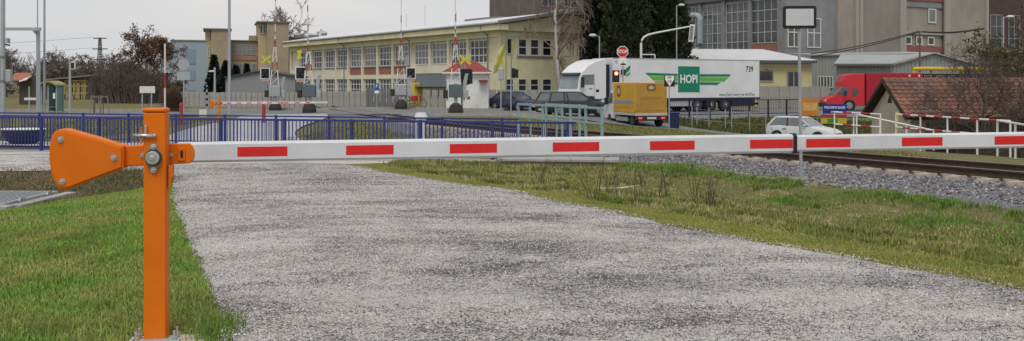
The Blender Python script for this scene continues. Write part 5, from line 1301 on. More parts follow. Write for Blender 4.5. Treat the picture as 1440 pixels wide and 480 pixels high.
# ------------------------------------------------------------------ fences behind the road
M_PANEL = mat('fence_concrete', (.34, .33, .31), .9, var=.12, scale=2, dirt=.4, bump=.2, bscale=20)
M_PANEL2 = mat('dark_fence_sheet', (.16, .165, .17), .7, var=.12, scale=2, dirt=.3)
def panel_fence(label, pts, vtop, hgt, m, pw=.52, group=None):
    P = [np.array(p, float) for p in pts]; o0 = P[0]
    t = thing('panel_fence', label, 'fence', (o0[0], o0[1], G(*o0)), 0, group); q = None; k = 0
    for a, b in zip(P[:-1], P[1:]):
        L = np.hypot(*(b-a)); n = int(L/pw); d = (b-a)/L; ang = math.atan2(d[1], d[0])
        for i in range(n):
            c = a + d*(i*L/n); z = G(*c) - G(*o0); rd = random.Random(k); k += 1
            if q is None: q = MB().box(.012, pw-.02, -.05, .05, -.2, hgt).build('panel', m, t, .012); o = q
            else: o = inst(q, t)
            o.location = (c[0]-o0[0], c[1]-o0[1]+rd.uniform(-.012,.012), z + rd.uniform(-.02,.02)); o.rotation_euler = (0, 0, ang)
            if i % 5 == 0:
                pp = B(-.06, .06, -.075, .075, -.2, hgt+.05)
                if k == 1: pq = pp.build('post', m, t); o2 = pq
                else: o2 = inst(pq, t)
                o2.location = (c[0]-o0[0], c[1]-o0[1]-.03, z); o2.rotation_euler = (0, 0, ang)
    return t
panel_fence('pale concrete panel fence running behind the left crossing masts', [(UX(252,83),83),(UX(400,80),80),(UX(516,77),77)], 132, 1.28, M_PANEL)
panel_fence('dark grey sheet fence left of the bicycles', [(UX(517,76.8),76.8),(UX(562,76),76)], 129, 1.5, M_PANEL2)
panel_fence('short concrete panel fence between the yellow pillar and the white hut', [(UX(597,75),75),(UX(628,74),74)], 130, 1.45, M_PANEL, .6)
panel_fence('concrete panel fence behind the blue saloon car', [(UX(688,74.5),74.5),(UX(745,75),75),(UX(800,75.5),75.5)], 128, 1.55, M_PANEL, .6)
panel_fence('concrete panel fence under the yellow annex windows', [(UX(1066,80),80),(UX(1168,82),82)], 124, 1.9, M_PANEL, 1.0)
railing('railing', 'dark blue railing on the bank in front of the semi-trailer wheels', (UX(940,57.5),57.5), (UX(1127,62.5),62.5), .40, 1.02, 1.62, .15, M_NAVY, [(1.0,.05),(.1,.05)], pr=.08, foot=.4, br_=.007)
stk = thing('wire_fence', 'thin stakes of a wire fence on the grass bank under the trailer', 'fence', (UX(973,53.5),53.5, G(UX(973,53.5),53.5)))
q = None
for u in (973, 980, 997, 1020, 1029, 1054, 1077):
    x = UX(u,53.5); z = G(x,53.5)
    if q is None: q = MB().tube((0,0,-.2),(0,0,1.25),.028,n=6).build('stake', M_GALV, stk)
    else: inst(q, stk, (x-UX(973,53.5), 0, z-G(UX(973,53.5),53.5)))
for h in (.5, 1.1): MB().path([(UX(u,53.5)-UX(973,53.5), 0, G(UX(u,53.5),53.5)-G(UX(973,53.5),53.5)+h) for u in (973,980,997,1020,1029,1054,1077)], .006, 4).build('wire', M_GALV, stk)

# ------------------------------------------------------------------ level-crossing masts with raised booms
M_MW = mat('boom_white', (.66,.66,.65), .5, var=.06, dirt=.15); M_MR = mat('boom_red', (.36,.045,.04), .5, var=.08)
M_YCROSS = mat('yellow_reflective', (.58,.50,.05), .45, var=.05)
M_BOX = mat('grey_blue_box', (.10,.135,.15), .5, var=.08); M_DK = mat('dark_cast_iron', (.035,.033,.032), .7)
def crossing_mast(label, u, Y, top, sig, cross, back, lean=0.0, box=True, crossflat=False):
    x = UX(u, Y); g = G(x, Y); t = thing('crossing_mast', label, 'barrier mast', (x, Y, g+.02), 0, 'level crossing masts with raised booms')
    Lz = lambda v: VZ(v, Y) - g - .02; Lx = lambda uu: UX(uu, Y) - x
    MB().loft([[(r*math.cos(a), r*math.sin(a)*.9, z) for a in np.linspace(0,2*math.pi,14,endpoint=False)] for r, z in ((.46,-.1),(.46,.25),(.36,.55),(.16,.72))]).build('base', M_DK, t)
    MB().tube((0,0,.7),(0,0,1.9),.1,n=10).build('pedestal', M_GALV, t)
    bz = B(-.42,.42,-.24,.24,1.05,1.85).build('drive_box', M_BOX if box else M_GALV, t, .04)
    for s in (-1,1):
        MB().prism([(s*.5-.05,.85),(s*.5+.05,.85),(s*.62+.05,2.0),(s*.72+.05,2.5),(s*.62-.05,2.5),(s*.5-.05,2.0)], -.1, .02).build('counterweight_arm', M_GALV, t)
        B(s*.62-.14, s*.62+.14, -.14, .1, 1.0, 1.5).build('counterweight', M_DK if s < 0 else M_GALV, t, .02)
    H = top
    zs = np.linspace(1.9, H, 13)
    for i in range(12):
        a, b = zs[i], zs[i+1]-.004; m = M_MR if i % 3 == 2 else M_MW
        wa, wb = max(0, .30*(1-(a-1.9)/(.55*(H-1.9)))), max(0, .30*(1-(b-1.9)/(.55*(H-1.9)))); la, lb_ = lean*(a-1.9), lean*(b-1.9)
        mb = MB().beam((-wa+la,-.2,a),(-wb+lb_,-.2,b),.06,.05,(0,1,0))
        if wa > .02: mb.beam((wa+la,-.2,a),(wb+lb_,-.2,b),.06,.05,(0,1,0)); mb.beam((-wa+la,-.2,a+.02),(wb+lb_,-.2,b-.02),.035,.03,(0,1,0))
        mb.build('boom_band', m, t)
    # signal post, head and cross
    su, sv = sig; cx, cz = Lx(su), Lz(sv)
    MB().tube((cx*.55,.35,-.1),(cx*.55,.35,cz+1.3),.06,n=8).build('signal_post', M_GALV, t)
    MB().beam((cx*.55,.35,cz),(cx,.1,cz),.06,.06).build('signal_arm', M_GALV, t)
    w, h = .36, .42
    hd_ = MB().prism([(cx+a, cz+b) for a, b in rrect(2*w,2*h,.1)], -.02, .1).build('signal_head', M_BLACK, t)
    if not back:
        for (a, b, c, d) in ((-w,-w+.07,-h,h),(w-.07,w,-h,h),(-w+.071,w-.071,h-.07,h),(-w+.071,w-.071,-h,-h+.07)):
            B(cx+a, cx+b, -.04, -.0205, cz+c, cz+d).build('signal_border', M_MW, hd_)
        for lx_, lz_ in ((-.14,-.1),(.14,-.1),(0,.14)):
            MB().tube((cx+lx_,-.021,cz+lz_),(cx+lx_,-.17,cz+lz_),.1,.11,n=12).build('signal_lamp', M_TRIMB, hd_)
        B(cx-.28, cx+.28, -.04, 0, cz-h-.16, cz-h-.03).build('reflector_plate', mat('red_white_plate', (.55,.3,.28), .5), t)
    else:
        for lx_ in (-.2, .2): MB().tube((cx+lx_,.101,cz),(cx+lx_,.3,cz),.17,.13,n=12).build('signal_lamp', M_TRIMB, hd_)
        MB().beam((cx-.3,.02,cz-.5),(cx+.35,.02,cz-.3),.3,.06,(0,1,0)).build('signal_bracket', M_DK, hd_)
    if cross:
        cu, cv = cross; a0, c0 = Lx(cu), Lz(cv); r = .34
        k = .3 if crossflat else 1.0
        for sg_ in (-1, 1):
            o = MB().beam((a0-r*k,-.06-.012*sg_,c0-sg_*r*.8),(a0+r*k,-.06-.012*sg_,c0+sg_*r*.8),.02,.15,(0,0,1)).build('warning_cross', M_YCROSS, t)
        MB().tube((a0,.05,cz+h),(a0,.05,c0+.3),.04,n=6).build('cross_post', M_GALV, t)
    return t
crossing_mast('far left crossing mast with dark drive gear and front-facing yellow cross', 387, 68, 8.6, (373,103.5), (374.5,84), False, .012, False)
crossing_mast('nearer left crossing mast with a grey-blue drive box beside the panel fence', 435, 60, 7.0, (423,103), (421.5,77), False, -.012, True, True)
crossing_mast('far right crossing mast in front of the dark sheet fence and bicycles', 564, 68, 8.6, (578,103), None, False, .006, False)
crossing_mast('nearer right crossing mast before the white hut with its signal seen from behind', 641, 56, 7.5, (656,107), (654,84), True, -.004, True)
lm = thing('crossing_mast', 'slim white and red raised boom standing left of the blue block', 'barrier mast', (UX(232,60),60,G(UX(232,60),60)), 0, 'level crossing masts with raised booms')
for i in range(9): MB().tube((0,0,i*.48+.3),(0,0,i*.48+.776),.06,n=8).build('boom_band', M_MR if i in (3, 4) else M_MW, lm)
MB().tube((0,0,-.2),(0,0,.3),.12,n=8).build('base', M_DK, lm)

# ---- the second orange barrier beyond the railing
oy = 47.0; ox = UX(308, oy)
ob = copy_tree(br, None, 'distant orange barrier with a lowered boom in front of the panel fence', (ox, oy, G(ox, oy)+.03), R(-1.5)); ob.scale = (.84, 1, 1)
br['group'] = ob['group'] = 'orange boom barriers'
def bollard(u, Y, h, label, m=M_MR, r=.09):
    x = UX(u, Y); t = thing('boom_rest', label, 'post', (x, Y, G(x, Y)))
    MB().tube((0,0,-.2),(0,0,h-.18),r,n=10).build('post', m, t); MB().tube((0,0,h-.179),(0,0,h),r*1.25,r*.9,n=10).build('cap', m, t); return t
bollard(371, 47.4, 1.0, 'red steel post holding up the distant boom')
bollard(255, 47, 1.1, 'red steel post left of the distant orange barrier')
bollard(592, 33.5, 1.05, 'white plastic marker post behind the blue railings', M_MW, .2)
bollard(1261, 37.2, 1.5, 'yellow gas marker post before the tiled shed gable', mat('yellow_pipe_paint', (.62,.43,.02)), .06)

# ------------------------------------------------------------------ poles, lamps and signs
M_POLE = mat('pale_grey_pole', (.38,.41,.43), .5, .2, .08, 2)
def pole(name, label, cat, u, Y, vtop, r, r2=None, n=10, group=None):
    x = UX(u, Y); g = G(x, Y); t = thing(name, label, cat, (x, Y, g), 0, group)
    MB().tube((0,0,-.3),(0,0,VZ(vtop, Y)-g),r,r2 or r*.8,n=n).build('pole', M_POLE, t)
    return t, (lambda u_: UX(u_, Y)-x), (lambda v_: VZ(v_, Y)-g)
t, lx, lz = pole('portal_pole', 'thick grey portal pole with equipment boxes at the left edge', 'pole', 4, 56, -30, .15, .13)
B(lx(9), lx(16.5), -.15, .15, lz(115), lz(98)).build('equipment_box', M_POLE, t, .02); B(lx(8.5), lx(12.5), -.15, .15, lz(61), lz(54)).build('equipment_box', M_POLE, t)
MB().tube((lx(8),0,lz(63)),(lx(16),-.2,lz(64)),.05,n=8).build('camera', M_TRIMB, t)
for v in (82, 116): MB().tube((0,0,lz(v)),(0,0,lz(v)+.15),.17,n=10).build('band_clamp', M_GUTTER, t)
B(lx(7.5), lx(57), -.1, .1, lz(43), lz(39)).build('cross_arm', M_POLE, t)
t, lx, lz = pole('portal_pole', 'square grey portal pole carrying the horizontal arm', 'pole', 53.8, 56.3, 43.3, .13, .13, 4)
MB().prism([(lx(46),lz(43.4)),(lx(52),lz(43.4)),(lx(52),lz(50))],-.06,.06).build('gusset', M_POLE, t)
t, lx, lz = pole('lamp_mast', 'thin tall grey mast right of the square portal pole', 'pole', 62.4, 57, -30, .075)
t, lx, lz = pole('lamp_mast', 'thin grey mast rising above the portal arm', 'pole', 52.8, 61, -30, .045)
t, lx, lz = pole('signal_pole', 'white signal pole with a small black screen left of the thicket', 'signal', 98.3, 54, 88, .075)
MB().box(lx(100), lx(106), -.1, .1, lz(98), lz(87)).build('signal_box', M_MW, t, .02); B(lx(100.9), lx(105.2), -.115, -.101, lz(96.4), lz(88.4)).build('signal_face', M_BLACK, t)
t, lx, lz = pole('lamp_mast', 'tall grey lamp mast in front of the tan factory', 'pole', 322.5, 60, -30, .1, .08)
t, lx, lz = pole('street_lamp', 'short pale lamp post left of the tall grey lamp mast', 'lamp', 302, 60, 95, .075)
MB().ball((lx(297.5),0,lz(100.5)),.12,8,5,(2,1,.5)).build('lamp_head', M_MW, t); MB().tube((0,0,lz(99)),(lx(297.5),0,lz(100)),.03,n=6).build('lamp_arm', M_POLE, t)
t, lx, lz = pole('bollard', 'black and white banded post beside the orange distant barrier', 'post', 291, 60, 120, .06)
for v in (122,130,138,146): MB().tube((0,0,lz(v+3.5)),(0,0,lz(v)),.075,n=8).build('black_band', M_BLACK, t)
t, lx, lz = pole('road_sign', 'grey back of a round road sign before the blue block', 'sign', 258.5, 58, 82, .04)
MB().tube((0,-.03,lz(91)),(0,-.05,lz(91)),.36,n=24).build('sign_disc', M_PBLUE if False else M_POLE, t); B(-.42,.42,-.05,-.03,lz(113),lz(101)).build('sign_panel', M_POLE, t)
t, lx, lz = pole('road_sign', 'white plate on two posts in front of the thicket', 'sign', 200, 60, 121, .045)
MB().tube((lx(213),0,-.3),(lx(213),0,lz(121)),.045,n=8).build('pole', M_POLE, t); B(lx(197), lx(218.5), -.08, -.05, lz(131), lz(121.5)).build('sign_panel', M_MW, t)
bx_ = tag(B(-.22,.22,-.1,.1,0,.42).build('marker_box', M_MW), 'small white marker box on the grass by the panel fence', 'box'); bx_.location = (UX(286,56),56,G(UX(286,56),56))
t, lx, lz = pole('street_lamp', 'grey street lamp above the birch and truck cab', 'lamp', 843, 77, 51, .06)
MB().beam((0,0,lz(51.5)),(lx(836),0,lz(50)),.05,.05).build('lamp_arm', M_POLE, t); MB().ball((lx(833.5),0,lz(49.8)),.32,10,5,(1,.6,.42)).build('lamp_head', M_MW, t)
t, lx, lz = pole('street_lamp', 'tall street lamp right of the dark conifers', 'lamp', 951.5, 78, 8, .055)
MB().beam((0,0,lz(8.5)),(lx(956),0,lz(8)),.05,.05).build('lamp_arm', M_POLE, t); MB().ball((lx(958.5),0,lz(7.2)),.28,10,5,(1,.6,.42)).build('lamp_head', M_MW, t)
t, lx, lz = pole('street_lamp', 'street lamp before the maroon building at the right edge', 'lamp', 1411, 66, 24, .06)
MB().beam((0,0,lz(24.5)),(lx(1418),0,lz(23.5)),.05,.05).build('lamp_arm', M_POLE, t); MB().ball((lx(1421),0,lz(23.6)),.24,10,5,(1.2,.6,.42)).build('lamp_head', M_MW, t)
# gantry arm with traffic sign seen edge-on
gy2 = 71.5; gx2 = UX(901.5, gy2); gg = G(gx2, gy2)
t = thing('signal_gantry', 'curved white gantry arm reaching over the semi-trailer with a narrow sign', 'sign', (gx2, gy2, gg)); lz = lambda v: VZ(v, gy2)-gg; lx = lambda u: UX(u, gy2)-gx2
MB().path([(0,0,-.2),(0,0,lz(62)),(lx(902.5),0,lz(57)),(lx(905.5),0,lz(52.5)),(lx(911),0,lz(49.3)),(lx(922),0,lz(46.5)),(lx(970),0,lz(37.5))], [.1,.09,.085,.085,.08,.075,.06], 10).build('arm', M_MW, t)
pn = MB().prism([(lx(970),lz(34.5)),(lx(976.8),lz(34.8)),(lx(975),lz(58.5)),(lx(967.6),lz(59))], -.12, -.06).build('sign_panel', M_MW, t)
MB().prism([(lx(970.6),lz(36.5)),(lx(975),lz(36.8)),(lx(973.4),lz(56.5)),(lx(968.6),lz(57))], -.135, -.121).build('sign_face', M_GUTTER, t)
mb = MB().tube((0,0,lz(77)),(lx(921),0,lz(77)),.05,n=6); mb.tube((lx(921),0,lz(77.2)),(lx(921),0,lz(84)),.05,n=6); mb.build('side_bracket', M_MW, t)
# STOP sign with red light
py2 = 57.0; px2 = UX(876, py2); pg = G(px2, py2)
t = thing('stop_sign', 'red octagonal STOP sign above white plates beside a lit red signal', 'sign', (px2, py2, pg)); lz = lambda v: VZ(v, py2)-pg; lx = lambda u: UX(u, py2)-px2
MB().tube((0,0,-.2),(0,0,lz(66)),.04,n=8).build('post', M_GALV, t)
oc = lambda r, c0: [(lx(875.3)+r*math.cos(R(22.5+45*i)), c0+r*math.sin(R(22.5+45*i))) for i in range(8)]
sf = MB().prism(oc(.375, lz(73)), -.07, -.045).build('sign_rim', LET, t); MB().prism(oc(.335, lz(73)), -.075, -.0705).build('sign_face', mat('stop_red', (.55,.02,.025), .45), sf)
text_part('lettering', 'STOP', .27, LET, sf, (lx(875.3), -.077, lz(73)), (R(90),0,0), .001, .9, .008)
B(lx(870.3), lx(880.6), -.07, -.045, lz(86.5), lz(81.5)).build('plate', LET, t); p2 = B(lx(870), lx(881.5), -.07, -.045, lz(92.5), lz(87)).build('plate', LET, t)
MB().beam((lx(872),-.074,lz(90.5)),(lx(880),-.074,lz(90.5)),.006,.09).build('bold_bar', LETB, p2); MB().beam((lx(876),-.0745,lz(91.8)),(lx(876),-.0745,lz(87.8)),.006,.05,(1,0,0)).build('thin_bar', LETB, p2)
sh = B(lx(861.2), lx(870.8), -.12, .1, lz(116), lz(99)).build('signal_head', M_BLACK, t, .02)
MB().tube((lx(866.3),-.121,lz(103.5)),(lx(866.3),-.14,lz(103.5)),.11,n=14).build('lit_red_lamp', emit('red_signal_light', (1,.10,.06), 9), sh); MB().tube((lx(866.3),-.121,lz(110.5)),(lx(866.3),-.14,lz(110.5)),.11,n=14).build('signal_lamp', M_TRIMB, sh)
MB().box(lx(873.5), lx(880), .05, .28, lz(106), lz(98)).build('second_signal', M_TRIMB, t, .02)
MB().beam((lx(866),.02,lz(108)),(0,.02,lz(108)),.05,.05).build('signal_arm', M_GALV, t)
# railway speed board
qy = 44.5; qx = UX(941, qy); qg = G(qx, qy)
t = thing('speed_board', 'black square speed board with a white pennant marked 10 right of the van', 'sign', (qx, qy, qg)); lz = lambda v: VZ(v, qy)-qg; lx = lambda u: UX(u, qy)-qx
MB().tube((0,0,-.2),(0,0,lz(107)),.03,n=8).build('post', M_GALV, t)
bd = B(lx(933.8), lx(948.6), -.06, -.035, lz(122), lz(105.8)).build('board', M_BLACK, t)
MB().prism([(lx(935),lz(106.6)),(lx(947.6),lz(106.6)),(lx(947.6),lz(112)),(lx(941.3),lz(121.8)),(lx(935),lz(112))],-.065,-.0605).build('pennant', LET, bd)
text_part('lettering', '10', .2, mat('dark_red_lettering', (.35,.05,.05), .5), bd, (lx(941.2), -.066, lz(115)), (R(90),0,0), .001, 1, .006)
text_part('lettering', 'B50', .12, LETB, bd, (lx(941.2), -.066, lz(109)), (R(90),0,0), .001, 1, .003)
cb = thing('cable_cabinet', 'dark blue roadside cabinet right of the speed board post', 'cabinet', (UX(948,51), 51, G(UX(948,51),51)))
B(-.25,.25,-.2,.2,-.1,.86).build('body', mat('blue_cabinet_paint', (.02,.03,.13), .5), cb, .02); B(-.28,.28,-.23,.23,.861,.92).build('lid', mat('blue_cabinet_paint', (.02,.03,.13)), cb, .01); B(-.2,.2,-.215,-.201,.05,.78).build('door', M_NAVY, cb)
# traffic lights and flags by the hut
t, lx, lz = pole('traffic_light', 'traffic light with black head beside the white hut', 'signal', 718.5, 66.5, 96, .05)
B(lx(719.5), lx(724.5), -.15, .1, lz(110), lz(96)).build('signal_head', M_BLACK, t, .03)
for v in (99, 103, 107): MB().tube((lx(724.4),0,lz(v)),(lx(728),-.1,lz(v+1)),.1,.11,n=10).build('visor', M_TRIMB, t)
t, lx, lz = pole('traffic_light', 'grey back of a traffic light left of the black one', 'signal', 704.5, 66.5, 95, .05)
MB().box(lx(701), lx(708.5), -.1, .15, lz(113), lz(96)).build('signal_head', M_GALV, t, .05); MB().beam((0,0,lz(97)),(lx(719),0,lz(97)),.05,.05).build('cross_bar', M_GALV, t)
M_FLAG = mat('yellow_green_flag', (.46,.44,.14), .8, var=.12, scale=2)
def flag(label, u, Y, vt, pts):
    x = UX(u, Y); g = G(x, Y); t = thing('flagpole', label, 'flag', (x, Y, g), 0, 'flagpoles beside the white hut'); lz = lambda v: VZ(v, Y)-g; lx = lambda u_: UX(u_, Y)-x
    MB().tube((0,0,-.1),(0,0,lz(vt)),.05,.03,n=8).build('pole', M_GUTTER, t)
    mb = MB(); n = len(pts)
    for i in range(n-1):
        for j in range(5):
            def P(i_, j_): (ul, vl, ur, vr) = pts[i_]; s_ = j_/5; return (lx(ul + (ur-ul)*s_), -.06 + .12*math.sin(s_*7 + i_*1.3), lz(vl + (vr-vl)*s_))
            mb.quad(P(i,j), P(i,j+1), P(i+1,j+1), P(i+1,j))
    o = mb.build('flag', M_FLAG, t); so = o.modifiers.new('thickness', 'SOLIDIFY'); so.thickness = .015
    return t
flag('left flagpole with a drooping yellow-green flag blown to the left', 711.5, 71, 55, [(711,58,710,60),(705,66,711,68),(699,78,711,78),(695,92,711,90),(694,102,706,100)])
flag('right flagpole with a narrow furled flag beside the gable', 719, 71.5, 55, [(719.5,57,722.5,63),(719.5,68,721.5,72),(719.5,82,720.8,84)])
# parking sign, bicycles
t, lx, lz = pole('parking_sign', 'blue parking sign in front of the dark sheet fence', 'sign', 530, 73.5, 118, .035)
ps = B(lx(527), lx(533), -.06, -.03, lz(127), lz(117.5)).build('sign_panel', mat('sign_blue', (.02,.10,.34), .5), t); text_part('lettering', 'P', .34, LET, ps, (lx(530), -.062, lz(121.5)), (R(90),0,0), .001)
B(lx(527), lx(533), -.06, -.03, lz(131.5), lz(127.6)).build('plate', LET, t)
def bicycle(label, u, Y, rz, red=False):
    x = UX(u, Y); t = thing('bicycle', label, 'bicycle', (x, Y, G(x, Y)+.06), rz, 'bicycles parked at the entrance')
    for xx in (-.5, .52):
        w_ = MB().path([(xx+.33*math.cos(a), 0, .34+.33*math.sin(a)) for a in np.linspace(0, 2*math.pi, 19)], .022, 5).build('wheel', M_TYRE, t)
        sp = MB()
        for a in np.linspace(0, math.pi, 6, endpoint=False): sp.tube((xx+.32*math.cos(a),0,.34+.32*math.sin(a)),(xx-.32*math.cos(a),0,.34-.32*math.sin(a)),.005,n=3)
        sp.build('spokes', M_GALV, w_)['kind'] = 'stuff'
    f = MB()
    for a, b in (((-.5,.34),(-.12,.32)),((-.5,.34),(-.18,.8)),((-.18,.85),(-.12,.32)),((-.12,.32),(.36,.78)),((-.18,.78),(.36,.82)),((.52,.34),(.34,.95))): f.tube((a[0],0,a[1]),(b[0],0,b[1]),.022,n=6)
    f.build('frame', mat('bike_red', (.4,.03,.04), .5) if red else M_TRIMB, t); MB().tube((.34,-.28,.98),(.34,.28,.98),.018,n=6).build('handlebar', M_GALV, t)
    B(-.32,-.05,-.07,.07,.86,.92).build('saddle', M_TRIMB, t, .02)
    if red: MB().loft([[(-.42+.0*k,-.2,z0),(.02,-.2,z0),(.02,.2,z0),(-.42,.2,z0)] for k, z0 in ((0,.55),(1,.95))]).build('pannier_bag', mat('bag_red', (.42,.03,.05), .8), t, .06)
bicycle('dark bicycle parked left of the yellow entrance pillar', 573, 73.5, R(25)); bicycle('bicycle with a red pannier bag against the yellow entrance pillar', 586, 73, R(-20), True)
# banners on the railing
ny = 58.0
def board(label, u0, u1, v0, v1, m, name='banner', Y=ny, text=None, tm=None, tsize=.2, rz=0, wide=1):
    x = UX((u0+u1)/2, Y); g = G(x, Y); t = thing(name, label, 'banner', (x, Y, g), rz); lz = lambda v: VZ(v, Y)-g; w = (u1-u0)/F*Y/2
    pn = B(-w, w, -.03, 0, lz(v1), lz(v0)).build('panel', m, t)
    for s in (-1, 1): MB().tube((s*w*.9,.04,-.3),(s*w*.9,.04,lz(v0)),.03,n=6).build('post', M_GALV, t)
    if text:
        for (tx, dz, sz) in text: text_part('lettering', tx, sz, tm, pn, (0, -.0315, (lz(v0)+lz(v1))/2 + dz), (R(90),0,0), .001, wide, .004)
    return t, w, lz
t, w_, lz = board('orange framed advertising board left of the blue banner', 1127, 1150.5, 138.5, 163, mat('orange_board', (.55,.21,.03), .6, var=.1))
B(-w_+.08, w_-.08, -.036, -.031, lz(156), lz(144.5)).build('pale_print', mat('amber_print', (.62,.36,.12), .6, var=.3, scale=5), t)
board('blue banner with white PNEUSERVIS lettering by the red truck', 1157, 1190.5, 146.5, 160, mat('banner_blue', (.02,.035,.24), .5), 'banner', ny, [('PNEUSERVIS BAUER', .08, .21), ('gumiservis', -.17, .15)], LET, .2, 0, .72)
t, w_, lz = board('yellow and red banner below the blue one', 1154, 1190.5, 161, 174, mat('banner_yellow', (.5,.42,.05), .6, var=.2, scale=3), 'banner', ny-.15)
B(-w_, w_, -.036, -.031, lz(166), lz(161.2)).build('red_strip', mat('banner_red', (.35,.04,.08), .6), t); B(-w_*.5, w_*.3, -.036, -.031, lz(173), lz(167)).build('green_print', mat('banner_green', (.05,.25,.06), .6), t)
# utility pole and cables in front of the tan hall
uy = 84.; t, lx, lz = pole('utility_pole', 'thin brown utility pole with cables before the tan hall', 'pole', 1293.5, uy, 43, .09)
t.children[0].data.materials[0] = mat('brown_pole', (.12,.10,.09), .8)
B(lx(1290), lx(1297), -.08, .08, lz(44.5), lz(43)).build('cross_arm', M_GUTTER, t)
for (u1, v1, u0, v0) in ((1140,76,1292,44),(1140,80,1292,45.5),(1296,44.5,1384,39.5),(1296,45.5,1384,41)):
    MB().path([(lx(u1+(u0-u1)*k/8), 0 if True else 0, lz(v1+(v0-v1)*k/8 + 3.2*math.sin(math.pi*k/8))) for k in range(9)], .045, 5).build('cable', M_TRIMB, t)

# ---- bus shelter, kiosk roof and pylon, far left
hy3 = 64.; hx3 = UX(70, hy3); g = G(hx3, hy3)
t = thing('bus_shelter', 'green glazed bus shelter with a curved yellow roof edge', 'shelter', (hx3, hy3, g)); lz = lambda v: VZ(v, hy3)-g; lx = lambda u: UX(u, hy3)-hx3
M_GLG = glass('greenish_shelter_glass', (.10,.17,.15), .15)
B(lx(59), lx(79), .9, .93, .15, lz(121)).build('rear_pane', M_GLG, t); B(lx(79)-.03, lx(79), 0, .89, .15, lz(121)).build('side_pane', M_GLG, t)
for u in (58.5, 68, 79.5):
    for yy in (0, .96): MB().box(lx(u)-.04, lx(u)+.04, yy-.04, yy+.04, -.1, lz(120)).build('post', M_TEAL, t)
rf = [[(lx(56)+ (lx(81.5)-lx(56))*k/10, yv, lz(121)+.26*math.sin(math.pi*k/10)+zo) for k in range(11)] for yv, zo in ((-.3,0),(-.3,.1),(1.2,.1),(1.2,0))]
MB().loft([[r[k] for r in rf] for k in range(11)]).build('roof', mat('shelter_yellow', (.30,.26,.10), .6), t)
B(lx(75), lx(79)-.05, -.06, -.03, lz(139), lz(131)).build('timetable', LET, t); B(lx(62), lx(76), .5, .88, .4, .46).build('bench', M_GUTTER, t)
kx = UX(32, 90); t = thing('kiosk', 'orange canopied kiosk at the far left behind the portal poles', 'kiosk', (kx, 90, G(kx, 90)))
B(-.5,1.2,.3,2,0,2.6).build('wall', mat('dark_brown_wall', (.085,.07,.06)), t); MB().hexa([(-.9,-.6,2.3),(.7,-.6,2.3),(.7,.3,2.8),(-.9,.3,2.8),(-.9,-.6,2.4),(.7,-.6,2.4),(.7,.3,3.1),(-.9,.3,3.1)]).build('canopy', mat('orange_canopy', (.33,.13,.08), .7), t)
MB().hexa([(.0,-.65,2.2),(.75,-.65,2.42),(.75,.2,2.75),(.0,.2,2.6),(.0,-.65,2.32),(.75,-.65,2.52),(.75,.2,2.9),(.0,.2,2.72)]).build('canopy_edge', LET, t)
t, lx, lz = pole('guard_rail', 'pale guard rail by the bus shelter', 'railing', 41, 62, 122, .05)
B(lx(34.5), lx(51), -.05, .05, lz(141), lz(137.5)).build('rail', M_MW, t)
ty3 = 260.; t = thing('pylon', 'dark lattice power pylon with three cross arms behind the thicket', 'pylon', (UX(140.5, ty3), ty3, -.8)); lz = lambda v: VZ(v, ty3)+.8
M_PY = mat('pylon_steel', (.10,.10,.105), .7); mb = MB()
hp = lz(53); wf = lambda z: .22 + .6*(1-z/hp)
zsq = np.linspace(0, hp, 13)
for a, b in zip(zsq[:-1], zsq[1:]):
    for sx in (-1,1):
        for sy in (-1,1): mb.beam((sx*wf(a),sy*wf(a),a),(sx*wf(b),sy*wf(b),b),.16,.16)
    for sy in (-1,1): mb.beam((-wf(a),sy*wf(a),a),(wf(b),sy*wf(b),b),.09,.09); mb.beam((wf(a),sy*wf(a),a),(-wf(b),sy*wf(b),b),.09,.09)
mb.build('tower', M_PY, t)
for v, w_ in ((54,9.2),(69,10.5),(84,9.5)):
    z = lz(v); w2 = w_/F*ty3; MB().beam((-w2,0,z),(w2,0,z),.25,.3).build('cross_arm', M_PY, t)
for v in (54, 69):
    z = lz(v); MB().path([(-9.0/F*ty3 - k*9, 0, z+.3 - 2.2*math.sin(math.pi*min(k,8)/10)) for k in range(12)], .035, 4).build('cable', M_PY, t)
for i, u in enumerate((133, 145)):
    x = UX(u, 62); t = thing('tree_guard', ('left' if i == 0 else 'right') + ' timber stake guard around a young tree before the thicket', 'tree guard', (x, 62, G(x, 62)), R(20*i), 'timber tree guards')
    for a in range(3): MB().tube((.38*math.cos(a*2.1),.3*math.sin(a*2.1),-.1),(.26*math.cos(a*2.1),.2*math.sin(a*2.1),1.25),.035,n=6).build('stake', mat('grey_timber', (.24,.22,.2), .9), t)
    for a in range(3): MB().beam((.27*math.cos(a*2.1),.21*math.sin(a*2.1),1.15),(.27*math.cos((a+1)*2.1),.21*math.sin((a+1)*2.1),1.15),.05,.06).build('batten', mat('grey_timber', (.24,.22,.2)), t)
    MB().tube((0,0,-.1),(.03,0,2.0),.03,.012,n=6).build('sapling_stem', M_STEM, t)

